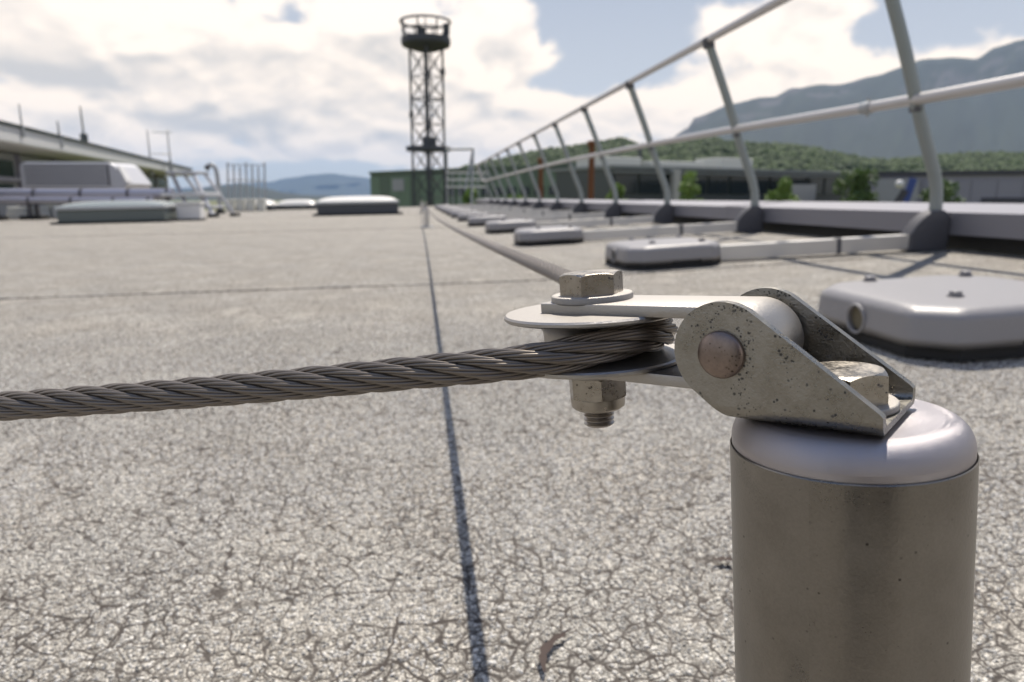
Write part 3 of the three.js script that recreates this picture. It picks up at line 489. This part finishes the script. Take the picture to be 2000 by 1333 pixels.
// ---------------------------------------------------------------- buildings beyond the parapet
const B = {
  glass: std(lin(.012, .02, .022), .12, 0), darkPanel: std(lin(.04, .052, .052), .5), frame: std(lin(.19, .21, .205), .5, .2), pale: std(lin(.58, .58, .53), .7), greenPanel: std(lin(.12, .18, .125), .7), greenDark: std(lin(.085, .125, .09), .7), grey: std(lin(.23, .23, .275), .7), greyDark: std(lin(.05, .05, .062), .7), corten: std(lin(.16, .062, .025), .85), white: std(lin(.6, .6, .6), .6), concrete: std(lin(.38, .38, .36), .85), blue: std(lin(.03, .06, .24), .5), wallGrey: std(lin(.27, .28, .30), .6),
};
const GROUND = -9;
// a straight facade from pixel column u0 (distance d0) to u1 (d1); returns a group whose x runs along it and whose +z faces us
function facade(name, label, u0, d0, u1, d1) {
  const o = thing(name, label, 'building'), a = at(u0, 387, d0), b = at(u1, 387, d1), L = Math.hypot(b.x - a.x, b.z - a.z); o.position.set(a.x, GROUND, a.z); o.rotation.y = Math.atan2(-(b.z - a.z), b.x - a.x); o.userData.length = L; delete o.userData.length; return [o, L];
}
const heightAt = (v, d) => CAM_Y - GROUND + (387 - v) / F * d * .979;
{
  // dark glazed office
  const [o, L] = facade('glazed_office', 'dark glazed office building with pale rooftop plant behind the guardrail', 1196, 62, 1702, 80), H = heightAt(333, 66);
  part('wall', box(L, H, 16, L / 2, H / 2, -8.1), B.darkPanel, o);
  for (let f = 0; f < 4; f++) for (let k = 0; k < 13; k++) { const w = L / 13; part('window', box(w - .35, 1.75, .12, w * (k + .5), H - 1.35 - f * 2.75, .0), B.glass, o); }
  for (let f = 0; f < 5; f++) part('sunshade', box(L, .16, .5, L / 2, H - .3 - f * 2.75, .26), B.frame, o);
  part('roof_edge', box(L + .4, .3, 16.4, L / 2, H + .151, -8), B.frame, o);
  for (const [x, w, h] of [[3.2, 5, .95], [10.5, 7, .7], [18.8, 4.6, 1.25]]) part('roof_plant', rbox(w, h, 4, .08, x, H + .302 + h / 2, -5), B.pale, o);
  part('flue', new THREE.CylinderGeometry(.22, .22, 1.9, 14).translate(6.3, H + 1.25, -4), B.darkPanel, o);
  part('entrance_bay', box(4.6, H - 1.2, 1.2, L * .63, (H - 1.2) / 2, .75), B.concrete, o);
  part('pale_pier', box(.8, H, .6, L * .185, H / 2, .5), B.concrete, o);
}
{
  const [o, L] = facade('grey_hall', 'plain grey industrial hall with a dark doorway right of the glazed office', 1706, 56, 2160, 50), H = heightAt(336, 54);
  part('wall', box(L, H, 20, L / 2, H / 2, -10.1), B.grey, o);
  for (let k = 0; k < 9; k++) part('wall_panel', box(L / 9 - .06, H - .7, .06, L / 9 * (k + .5), (H - .7) / 2, -.06), B.grey, o);
  part('roof_edge', box(L + .2, .35, 20.2, L / 2, H - .1, -10), B.greyDark, o);
  part('doorway', box(3.2, 2.0, .1, L * .60, H - 3.0, .03), B.greyDark, o);
  part('pale_end_bay', box(3.0, H - .5, .4, 1.6, (H - .5) / 2, .25), B.wallGrey, o);
}
{
  const p = at(1772, 392, 40), o = thing('blue_awning', 'slanted blue awning with a white lamp ball in front of the grey hall', 'awning'); o.position.set(p.x, p.y - .6, p.z); o.rotation.y = -.6;
  part('blue_panel', box(.42, 1.9, .06).rotateZ(-.22).translate(0, .95, 0), B.blue, o); part('grey_panel', box(.4, 1.3, .05).rotateZ(-.45).translate(-.42, .62, .05), B.greyDark, o);
  part('support', [bar(V(-.8, -.5, 0), V(-.28, .6, 0), .045), bar(V(-.5, -.5, 0), V(-.05, .45, 0), .045), bar(V(0, -8, 0), V(0, .3, 0), .06)], B.white, o);
  part('lamp_ball', new THREE.SphereGeometry(.23, 20, 14).translate(-.48, 1.55, .1), B.white, o);
}
{
  const [o, L] = facade('green_hall', 'long green panelled hall beyond the tower', 724, 92, 1180, 66), H = heightAt(333, 84);
  part('wall', box(L, H, 14, L / 2, H / 2, -7.1), B.greenDark, o);
  for (let k = 0; k < 18; k++) part('panel', box(L / 18 - .08, H - .6, .08, L / 18 * (k + .5), (H - .6) / 2, -.05), k % 3 === 1 ? B.greenDark : B.greenPanel, o);
  part('roof_edge', box(L + .2, .3, 14.2, L / 2, H - .05, -7), B.greenDark, o);
  part('pale_window', box(2.4, 1.5, .12, L * .16, H - 1.7, .02), B.wallGrey, o);
  for (let k = 0; k < 10; k++) part('window', box(1.3, .9, .12, L * .42 + k * 2.0, H - 2.6, .02), B.glass, o);
}
for (const [u, v, d, w, lab] of [[1056, 318, 34, .26, 'slim rusty steel mast between two guardrail posts, the farther of two'], [1154, 287, 30, .29, 'thicker rusty steel mast standing just outside the parapet']]) {
  const a = at(u, 387, d), top = at(u, v, d), o = thing('rusty_mast', lab, 'mast', 'rusty masts beside the roof'); o.position.set(a.x, GROUND, a.z);
  const h = top.y - GROUND; part('shaft', new THREE.CylinderGeometry(w * .45, w * .55, h, 16).translate(0, h / 2, 0), B.corten, o); part('head', rbox(w * 1.25, .22, w * 1.25, .03, 0, h + .11, 0), B.corten, o); part('flange', new THREE.CylinderGeometry(w * .9, w * .9, .08, 16).translate(0, .04, 0), B.corten, o);
}

// trees: trunk, limbs and a crown of leaf-sized faces in clumps
const leafMats = [lin(.13, .22, .04), lin(.17, .26, .055), lin(.085, .145, .035)].map(c => new THREE.MeshPhysicalMaterial({ color: c, roughness: .75, transmission: .25, thickness: 0, side: THREE.DoubleSide }));
const bark = std(lin(.07, .055, .04), .9);
function tree(u, vTop, d, wide, label, mat, seed) {
  const R = rng(seed), base = at(u, 387, d), top = at(u, vTop, d), o = thing('leafy_tree', label, 'tree', 'trees below the parapet'); o.position.set(base.x, GROUND, base.z);
  const h = top.y - GROUND, limbs = [bar(V(0, 0, 0), V(.1, h * .62, 0), h * .022, 9, h * .011)], P = [], I = [], N = [];
  const centres = []; for (let k = 0; k < 30; k++) { const a = R() * 6.28, y = h * mix(.42, .97, Math.pow(R(), .8)), rr = wide * Math.sqrt(R()) * Math.sin(Math.PI * clamp((y / h - .33) / .72)) * .9; centres.push(V(Math.cos(a) * rr, y, Math.sin(a) * rr)); if (k < 9) limbs.push(bar(V(.05, h * mix(.3, .55, k / 9), 0), centres[k], h * .007, 6, h * .002)); }
  for (const c of centres) { const cr = wide * mix(.26, .44, R()); for (let k = 0; k < 130; k++) { const q = V(R() - .5, R() - .5, R() - .5).normalize().multiplyScalar(cr * Math.pow(R(), .4)).add(c), s = mix(.10, .2, R()), e = new THREE.Euler(R() * 6, R() * 6, R() * 6), a = V(s, 0, 0).applyEuler(e), b = V(0, 0, s * .6).applyEuler(e), i0 = P.length / 3, nn = a.clone().cross(b).normalize(); for (const w of [a, b, a.clone().negate(), b.clone().negate()]) { P.push(q.x + w.x, q.y + w.y, q.z + w.z); N.push(nn.x, nn.y, nn.z); } I.push(i0, i0 + 1, i0 + 2, i0, i0 + 2, i0 + 3); } }
  const g = new THREE.BufferGeometry(); g.setAttribute('position', new THREE.Float32BufferAttribute(P, 3)); g.setAttribute('normal', new THREE.Float32BufferAttribute(N, 3)); g.setIndex(I);
  part('trunk', limbs, bark, o); part('crown', g, mat, o);
}
tree(1352, 336, 48, 1.3, 'slender light green tree left of the pale pier of the office', leafMats[1], 11);
tree(1526, 346, 46, 1.6, 'low light green tree before the office entrance bay', leafMats[1], 12);
tree(1670, 330, 50, 1.9, 'dark round tree at the corner of the glazed office', leafMats[2], 13);
tree(1845, 340, 47, 1.7, 'dark bushy tree before the grey hall', leafMats[2], 14);
tree(1205, 352, 50, .9, 'small yellowish green tree at the end of the glazed office', leafMats[1], 15);
tree(925, 366, 42, 1.1, 'low bright green bush tree beside the tower foot', leafMats[0], 16);
tree(1010, 372, 44, 1.2, 'spreading low green tree in front of the green hall', leafMats[0], 17);

// ---------------------------------------------------------------- lattice tower at the end of the roof
{
  const d = 27.5, o = thing('lattice_tower', 'dark steel lattice tower with round railed lookout platform', 'tower'), c = at(839, 387, d); o.position.set(c.x, GROUND, c.z); o.rotation.y = .80;
  const S = d / F, Y = v => CAM_Y - GROUND + d * 1.0218 * ((CV - v) / F * Math.cos(PITCH) - Math.sin(PITCH)) / (Math.cos(PITCH) + (CV - v) / F * Math.sin(PITCH)), w = 30 * S, st = .045;
  const legs = [[-w, w], [w, w], [w, -w], [-w, -w]].map(([x, z]) => V(x * .72, 0, z * .72));
  for (const l of legs) part('leg', bar(l, l.clone().setY(Y(95)), st, 8), M.towerSteel, o);
  for (const [i, v] of [[0, 250], [2, 180], [1, 140], [3, 225], [0, 150]]) part('leg_joint', bar(legs[i].clone().setY(Y(v) - .13), legs[i].clone().setY(Y(v) + .13), .085, 10), M.towerSteel, o);
  const lev = [96, 150, 194, 243, 290, 338, 386, 440, 500]; for (let k = 0; k + 1 < lev.length; k++) for (let i = 0; i < 4; i++) { const a = legs[i], b = legs[(i + 1) % 4]; part('brace', bar(a.clone().setY(Y(lev[k])), b.clone().setY(Y(lev[k + 1])), .018, 6), M.towerSteel, o); part('brace', bar(b.clone().setY(Y(lev[k])), a.clone().setY(Y(lev[k + 1])), .018, 6), M.towerSteel, o); if (k) part('ring_beam', bar(a.clone().setY(Y(lev[k])), b.clone().setY(Y(lev[k])), k === 2 ? .03 : .018, 6), M.towerSteel, o); }
  const lad = part('ladder', [bar(V(-.16, 0, .05), V(-.16, Y(70), .05), .022, 6), bar(V(.16, 0, .05), V(.16, Y(70), .05), .022, 6)], M.towerSteel, o);
  for (let y = Y(395); y < Y(90); y += .3) part('rung', bar(V(-.16, y, .05), V(.16, y, .05), .012, 6), M.towerSteel, lad);
  part('rest_platform', rbox(1.25, .2, 1.25, .02, 0, Y(291), 0), M.towerSteel, o);
  part('floodlight', [rbox(.52, .42, .36, .08, -.2, Y(280) + .02, .25), bar(V(-.2, Y(290), .25), V(-.2, Y(284), .25), .04)], M.towerSteel, o);
  const r = 46 * S, yb = Y(97), yt = Y(79); part('lookout_floor', lathe([[0, yb - .08], [r * .45, yb - .04], [r * .96, yb + .12], [r, yb + .2], [r, yt + .06], [r * .97, yt + .06], [r * .96, yt], [0, yt]], 40), M.towerSteel, o);
  for (const [v, t] of [[43, .045], [60, .028]]) part('railing_hoop', new THREE.TorusGeometry(r * (v < 50 ? 1.0 : .93), t, 8, 48).rotateX(Math.PI / 2).translate(0, Y(v), 0), M.towerSteel, o);
  for (let k = 0; k < 8; k++) { const a = k / 8 * 6.2832 + .35; part('railing_post', bar(V(Math.cos(a) * r * .93, yt, Math.sin(a) * r * .93), V(Math.cos(a) * r, Y(43), Math.sin(a) * r), .03, 8), M.towerSteel, o); }
  part('spire', bar(V(0, yt, 0), V(0, Y(34), 0), .022, 6), M.towerSteel, o);
  for (const [x, v, hh, ww] of [[-.62, 70, .34, .3], [.80, 52, .42, .2], [.74, 66, .3, .16]]) part('lamp_box', rbox(ww, hh, .2, .03, x, Y(v), .35), M.towerSteel, o);
}
// access stage from the roof to the tower
{
  const o = thing('access_stage', 'thin steel access frame with sloping brace beside the tower', 'access frame'), d = 26.2, p0 = at(872, 292, d), p1 = at(924, 291, d), b1 = at(920, 400, d), b2 = at(944, 400, d - .5), m1 = at(912, 345, d);
  part('top_bar', bar(p0, p1, .05, 8), M.galv, o); part('upright', bar(p1, b1.clone().setY(-.4), .05, 8), M.galv, o); part('upright', bar(p0.clone().setY(-.4), p0, .04, 8), M.galv, o); part('brace', bar(p1, at(908, 372, d), .04, 8), M.galv, o);
  for (const v of [338, 352, 366]) part('handrail', bar(at(872, v, d), at(952, v, d), .028, 8), M.galv, o);
  for (const u of [884, 898, 934, 950]) part('baluster', bar(at(u, 336, d), at(u, 398, d).setY(-.4), .02, 6), M.galv, o);
}

// ---------------------------------------------------------------- rooflights
function rooflight(x, z, w, dpt, h, rise, label, turn, curbM, topM) {
  const o = thing('rooflight', label, 'rooflight', 'rooflights on the felt roof'); standOnRoof(o, x, z, turn);
  part('curb', rbox(w, h, dpt, .02, 0, h / 2, 0), curbM, o); part('flashing', rbox(w + .16, .03, dpt + .16, .01, 0, .016, 0), M.rubber, o);
  part('frame', [rbox(w + .05, .06, dpt + .05, .02, 0, h + .03, 0)], M.galv, o);
  const n = 18, P = [], I = []; for (let j = 0; j <= n; j++) for (let i = 0; i <= n; i++) { const a = i / n * 2 - 1, b = j / n * 2 - 1; P.push(a * w * .5, h + .062 + rise * Math.pow((1 - a * a * a * a) * (1 - b * b * b * b), .6), b * dpt * .5); }
  for (let j = 0; j < n; j++) for (let i = 0; i < n; i++) { const a = j * (n + 1) + i; I.push(a, a + n + 1, a + 1, a + 1, a + n + 1, a + n + 2); }
  const g = new THREE.BufferGeometry(); g.setAttribute('position', new THREE.Float32BufferAttribute(P, 3)); g.setIndex(I); g.computeVertexNormals(); part('dome', g, topM, o); return o;
}
const smoky = std(lin(.24, .27, .26), .25), milk = M.dome;
rooflight(-1.12, -14.0, 1.5, 1.3, .20, .09, 'opal domed rooflight with dark curb left of the rope line', .06, M.curb, milk);
rooflight(-4.75, -12.2, 1.5, 1.5, .20, .08, 'smoky grey domed rooflight beside a white box near the roof units', .12, std(lin(.10, .12, .115), .45), smoky);
rooflight(-5.0, -23, 1.1, 1.1, .12, .15, 'small opal rooflight far back beside the pipe rail', 0, M.curb, milk);
rooflight(-3.9, -24, 1.2, 1.1, .10, .15, 'low opal rooflight at the far end of the felt', 0, M.curb, milk);
{ const o = thing('white_cabinet', 'small white cabinet standing against the smoky rooflight', 'cabinet'); standOnRoof(o, -3.72, -12.2, .1); part('box', rbox(.36, .24, .4, .02, 0, .14, 0), B.white, o); part('lid', rbox(.40, .04, .44, .01, 0, .28, 0), B.white, o); part('plinth', box(.4, .02, .36, 0, .01, 0), M.rubber, o); }

// ---------------------------------------------------------------- left side: the higher block and what stands before it
{
  const a = V(-9.9, 0, -11), b = V(-15.6, 0, -50), L = a.distanceTo(b), o = thing('upper_block', 'higher flat-roofed block with deep grey eaves and dark windows', 'building'); o.position.set(a.x, -.25, a.z); o.rotation.y = Math.atan2(-(b.z - a.z), b.x - a.x);   // x runs away along the wall; the roof side is +z after the turn
  const T = 2.24, side = 1; const Z = z => z * side;
  part('wall', box(L, T - .3, 6, L / 2, (T - .3) / 2, Z(-3.9)), B.wallGrey, o);
  part('eaves', rbox(L + .6, .46, 7.6, .06, L / 2, T - .02, Z(-3.2)), std(lin(.55, .56, .57), .5, .2), o); part('roof_trim', box(L + .7, .07, .2, L / 2, T + .245, Z(.56)), B.darkPanel, o);
  for (let k = 0; k < 11; k++) part('window', box(2.6, .62, .08, 1.9 + k * 3.5, T - .85, Z(-.87)), B.glass, o);
  for (let k = 0; k < 11; k++) part('lower_window', box(2.2, .42, .08, 1.9 + k * 3.5, .75, Z(-.87)), B.glass, o);
  part('ledge', box(L, .12, .3, L / 2, 1.12, Z(-.75)), B.grey, o);
  for (let k = 0; k < 10; k++) part('wall_post', box(.16, T - .3, .14, 3.65 + k * 3.5, (T - .3) / 2, Z(-.83)), B.grey, o);
}
const onRoofAt = (u, d) => { const p = at(u, 387, d); return V(p.x, roofY(p.x) + .004, p.z); };
{
  // louvred air unit
  const d = 15.2, a = onRoofAt(48, d), b = onRoofAt(252, d), L = a.distanceTo(b), o = thing('air_unit', 'long grey louvred air handling unit with slanted hood at its end', 'air unit'); o.position.copy(a); o.rotation.y = Math.atan2(-(b.z - a.z), b.x - a.x);
  const y0 = at(150, 368, d).y - a.y, y1 = at(150, 319, d).y - a.y, mU = std(lin(.48, .485, .51), .45, .2);
  const s = new THREE.Shape(); s.moveTo(0, y0); s.lineTo(L * .96, y0); s.lineTo(L, y0 + .1); s.lineTo(L * .9, y1 - .12); s.quadraticCurveTo(L * .87, y1, L * .8, y1); s.lineTo(.15, y1); s.quadraticCurveTo(0, y1, 0, y1 - .15); s.closePath();
  part('casing', new THREE.ExtrudeGeometry(s, { depth: 1.0, bevelEnabled: true, bevelSize: .02, bevelThickness: .02, bevelSegments: 2 }).translate(0, 0, -1.0), mU, o);
  for (let k = 0; k < 6; k++) part('louvre', box(L * .78, .05, .06, L * .44, y0 + .08 + k * .085, .04).rotateX(0), mU, o);
  part('louvre_shade', box(L * .8, y1 - y0 - .1, .01, L * .44, (y0 + y1) / 2, .026), B.greyDark, o); part('hood', box(.05, .36, .22).rotateZ(.42).translate(L * .965, y0 + .3, -.05), B.white, o);  // dark sheet behind the louvres paints the shade of their gaps; then the hood
  for (const x of [.25, L * .5, L - .3]) part('leg', box(.09, y0 - .02, .09, x, (y0 - .02) / 2, -.1), M.galv, o);
}
{
  // lagged pipes on stands
  for (const [v, d, r, ua, ub, lab] of [[379, 14.2, .105, -60, 338, 'upper silver lagged pipe on stands before the air unit'], [392, 14.0, .07, -60, 300, 'thinner silver pipe running below the lagged pipe']]) {
    const o = thing('pipe_run', lab, 'pipe', 'pipes on the roof'), a = at(ua, v, d), b = at(ub, v, d); part('pipe', bar(a, b, r, 20), std(lin(.40, .40, .46), .4, .6), o);
    for (const t of [.12, .32, .55, .78, .97]) { const p = a.clone().lerp(b, t), q = a.clone().lerp(b, t + .012); part('clamp', bar(p, q, r * 1.16, 18), M.casting, o); const f = roofY(p.x) + .004; part('stand', box(.07, p.y - r - f, .07, p.x, (p.y - r + f) / 2, p.z), M.casting, o); part('foot', rbox(.3, .08, .3, .02, p.x, f + .04, p.z), M.rubber, o); }
  }
  for (const [u, lab] of [[38, 'pale concrete pad at the end of the pipe stands'], [84, 'pale concrete pad between two pipe stands'], [128, 'pale concrete pad next to the smoky rooflight']]) { const p = onRoofAt(u, 15.4); const o = thing('concrete_pad', lab, 'pad', 'concrete pads under the pipes'); o.position.copy(p); part('slab', rbox(.42, .16, .5, .02, 0, .08, 0), B.pale, o); part('upper_slab', rbox(.38, .1, .46, .02, 0, .212, 0), B.pale, o); }
}
{
  // step-over stile
  const d = 13.6, c = onRoofAt(388, d), o = thing('step_over', 'white metal step-over stile with slanted legs and black feet', 'steps'); o.position.copy(c); o.rotation.y = -.35;
  const m = std(lin(.42, .43, .46), .45, .4);
  for (const x of [-.30, .18]) for (const z of [-.35, .35]) { part('leg', beam(V(x - .12, .84, z * .5), V(x + .34, .05, z), .06, .05), m, o); part('foot', rbox(.16, .07, .16, .02, x + .36, .035, z), M.rubber, o); }
  part('top_bar', rbox(.62, .055, .5, .015, -.2, .86, 0), m, o); part('tread', rbox(.98, .075, .5, .015, -.1, .44, .1), B.white, o); part('low_tread', rbox(.8, .05, .45, .015, .1, .2, .1), m, o);
}
{
  const d = 17, p = onRoofAt(428, d), o = thing('vent_pipe', 'grey gooseneck vent pipe rising beside the step-over', 'vent pipe'); o.position.copy(p);
  const h = at(420, 322, d).y - p.y; part('pipe', tube([V(0, 0, 0), V(0, h * .5, 0), V(-.01, h * .82, 0), V(-.05, h * .95, 0), V(-.13, h, 0), V(-.21, h * .96, 0)], .05, 40, 14), M.galv, o); part('mouth', new THREE.CylinderGeometry(.06, .075, .1, 16).rotateZ(.9).translate(-.22, h * .94, 0), M.casting, o); part('collar', new THREE.CylinderGeometry(.07, .14, .12, 20).translate(0, .06, 0), M.rubber, o);
}
{
  // rail of thin poles at the back, with pale blocks along its foot
  const o = thing('pole_rail', 'back rail of thin grey poles with two cross bars', 'railing'), d = 21; for (let k = 0; k < 7; k++) { const u = 444 + k * 12, p = onRoofAt(u, d); part('pole', bar(p, at(u, 318 + (k % 3) * 4, d), .028, 8), M.galv, o); }
  for (const v of [322, 352]) part('cross_bar', bar(at(442, v, d), at(518, v + 1, d), .016, 6), M.galv, o);
  for (let k = 0; k < 4; k++) { const p = onRoofAt(449 + k * 20, d - .6), c = thing('kerb_block', `pale concrete block at the foot of the pole rail, ${['next to the vent pipe', 'second from the vent pipe', 'second from the small rooflight', 'next to the small rooflight'][k]}`, 'block', 'blocks at the foot of the pole rail'); c.position.copy(p); part('stone', rbox(.22, .30, .25, .03, 0, .15, 0), B.pale, c); part('cap_stone', rbox(.24, .06, .27, .02, 0, .33, 0), B.pale, c); }
}
// rods and masts on the upper block
for (const [u, vt, vb, d, r, lab] of [[45, 205, 262, 19, .03, 'thin pale rod on the eaves, nearest the end of the upper block'], [118, 238, 282, 22, .045, 'short stout grey stub mast on the upper block'], [166, 210, 284, 26, .04, 'dark tapering mast with thick base on the upper block'], [296, 256, 336, 36, .05, 'left upright rod of the pair on the upper block'], [335, 256, 340, 38, .05, 'right upright rod of the pair on the upper block']]) {
  const o = thing('roof_rod', lab, 'rod', 'rods on the upper block'), top = at(u, vt, d), foot = at(u, vb + 6, d); o.position.copy(foot); const h = top.y - foot.y, mt = r === .04 ? B.darkPanel : M.galv;
  part('rod', new THREE.CylinderGeometry(r * .6, r, h, 10).translate(0, h / 2, 0), mt, o); part('socket', new THREE.CylinderGeometry(r === .04 ? .13 : r * 1.8, r === .04 ? .13 : r * 2, h * .35, 12).translate(0, h * .175, 0), mt, o);
}

{ const o = thing('rod_frame', 'thin cross bars joining the pair of rods on the upper block', 'frame'); for (const v of [258, 300]) part('cross_bar', bar(at(296, v, 36.2), at(335, v + 1, 37.8), .03, 6), M.galv, o); }

// ---------------------------------------------------------------- small litter on the felt
{
  const G = (u, v) => { let lo = .1, hi = 8; for (let k = 0; k < 50; k++) { const m = (lo + hi) / 2, p = at(u, v, m); if (p.y > roofY(p.x) + .004) lo = m; else hi = m; } return at(u, v, lo); };
  const leaf = (u, v, len, wid, turn, label, m, seed) => { const n = 12, P = [], I = [], p = G(u, v); for (let i = 0; i <= n; i++) { const t = i / n, w = wid * Math.pow(Math.sin(Math.PI * clamp(t * .94 + .03)), .8) * (1 + 1.1 * (hash(i, seed, 2) - .5)), y = .0011 + .0006 * Math.sin(t * 3.1) * (.6 + .4 * Math.sin(t * 9)); for (const s of [-1, -.4, .4, 1]) P.push((t - .5) * len, y + Math.abs(s) * .0006 * (.4 + t) + .0009 * hash(i, s * 10, seed), s * w + len * .12 * Math.sin(t * 4 + seed)); } for (let i = 0; i < n; i++) for (let k = 0; k < 3; k++) { const a = i * 4 + k; I.push(a, a + 4, a + 1, a + 1, a + 4, a + 5); } const g = new THREE.BufferGeometry(); g.setAttribute('position', new THREE.Float32BufferAttribute(P, 3)); g.setIndex(I); g.computeVertexNormals(); const o = solo('withered_leaf', g, m, label, 'leaf'); o.position.copy(p); o.rotation.y = turn; };
  const lm = std(lin(.04, .024, .019), .8, 0, { side: THREE.DoubleSide });
  leaf(1085, 1272, .050, .0030, 1.05, 'curled brown leaf lying on the felt below the rope', lm, 3);
  leaf(1412, 1098, .016, .004, -.6, 'small brown leaf scrap beside the anchor post tube', lm, 8);
  leaf(822, 1119, .0055, .0016, .9, 'tiny black crumb left of the rope shadow', std(lin(.01, .01, .01), .8, 0, { side: THREE.DoubleSide }), 5);
}

// ---------------------------------------------------------------- the photographer, behind the camera: the steel mirrors the dark clothes
{
  const J = { pelvis: [0, .26, .86], belly: [0, .44, .77], chest: [0, .62, .68], neck: [0, .80, .63], head: [0, .93, .585] }, bones = [];
  const B3 = (a, b, ra, rb, c) => bones.push([V(...a), V(...b), ra, rb, c]);
  const navy = [.018, .02, .03], denim = [.03, .035, .055], skin = [.42, .25, .17], hairC = [.03, .02, .014], shoe = [.02, .02, .02];
  B3(J.pelvis, J.belly, .15, .14, navy); B3(J.belly, J.chest, .14, .155, navy); B3(J.chest, J.neck, .12, .058, navy); B3(J.neck, J.head, .052, .07, skin); B3(J.head, [0, .90, .55], .092, .07, skin); B3([0, .965, .61], [0, .90, .655], .088, .07, hairC); B3([0, .915, .492], [0, .885, .485], .014, .017, skin);
  for (const s of [-1, 1]) {
    B3(J.chest, [s * .185, .70, .665], .11, .07, navy); B3([s * .185, .70, .665], [s * .25, .44, .50], .062, .048, navy); B3([s * .25, .44, .50], [s * .105, .315, .235], .047, .032, navy); B3([s * .105, .315, .235], [s * .082, .302, .165], .030, .026, skin);
    for (let f = 0; f < 4; f++) { const y = .318 - f * .0185, l = [.0, .006, .004, -.006][f]; B3([s * .080, y, .160], [s * .076, y, .118 - l], .0088, .0082, skin); B3([s * .076, y, .118 - l], [s * .050, y, .100 - l], .0082, .0075, skin); }
    B3([s * .078, .318, .185], [s * .052, .345, .165], .010, .0085, skin);
    B3(J.pelvis, [s * .10, .25, .85], .14, .115, denim); B3([s * .10, .25, .85], [s * .17, .10, .46], .098, .066, denim); B3([s * .17, .10, .46], [s * .13, .075, .94], .064, .045, denim); B3([s * .13, .075, .94], [s * .13, .055, 1.10], .045, .034, shoe); B3([s * .09, .92, .60], [s * .096, .935, .605], .016, .016, skin);
  }
  const field = (p, out) => { let d = 1e9, best = 1e9, k = .018; const ba = V(), pa = V(); for (const [a, b, ra, rb, c] of bones) { ba.subVectors(b, a); pa.subVectors(p, a); const h = clamp(pa.dot(ba) / ba.lengthSq()), q = pa.addScaledVector(ba, -h).length() - mix(ra, rb, h); if (q < best) { best = q; if (out) out.c = c; } const kk = Math.min(k, Math.min(ra, rb) * .8), m = clamp(.5 + .5 * (q - d) / kk); d = mix(q, d, m) - kk * m * (1 - m); } return d; };
  const meshField = (cx, cy, cz, half, res) => { const mc = new MarchingCubes(res, new THREE.MeshBasicMaterial(), false, false, 60000), p = V(); for (let z = 0; z < res; z++) for (let y = 0; y < res; y++) for (let x = 0; x < res; x++) { p.set(cx + half * (x - res / 2) / (res / 2), cy + half * (y - res / 2) / (res / 2), cz + half * (z - res / 2) / (res / 2)); mc.field[x + y * res + z * res * res] = -field(p); } mc.isolation = 0; mc.update(); const g = new THREE.BufferGeometry(), n = mc.count, P = new Float32Array(n * 3), C = new Float32Array(n * 3), o = {}; for (let i = 0; i < n; i++) { p.set(cx + mc.positionArray[i * 3] * half, cy + mc.positionArray[i * 3 + 1] * half, cz + mc.positionArray[i * 3 + 2] * half); P.set([p.x, p.y, p.z], i * 3); field(p, o); C.set(o.c, i * 3); } g.setAttribute('position', new THREE.BufferAttribute(P, 3)); g.setAttribute('color', new THREE.BufferAttribute(C, 3)); const m = mergeVertices(g, 1e-5); m.computeVertexNormals(); return m; };
  const o = thing('person', 'person in dark jacket and jeans kneeling on the felt, holding a camera', 'person'); part('body', meshField(0, .50, .66, .58, 92), std(0xffffff, .8, 0, { vertexColors: true }), o); o.position.y = .0;
  const c = thing('photo_camera', 'black camera held low in both hands of the kneeling person', 'camera'); c.position.set(0, CAM_Y, 0); const mB = std(lin(.018, .018, .018), .5);
  part('camera_body', rbox(.128, .082, .045, .012, 0, 0, .105), mB, c); part('lens', lathe([[0, 0], [.026, 0], [.03, .004], [.03, .05], [0, .05]], 32).rotateX(Math.PI / 2).translate(0, 0, .032), mB, c); part('viewfinder', rbox(.05, .022, .04, .006, 0, .05, .105), mB, c);
}

// ---------------------------------------------------------------- the air between
scene.fog = new THREE.FogExp2(new THREE.Color().setRGB(.42, .64, 1.0), 0.45e-4);

renderer.render(scene, camera);
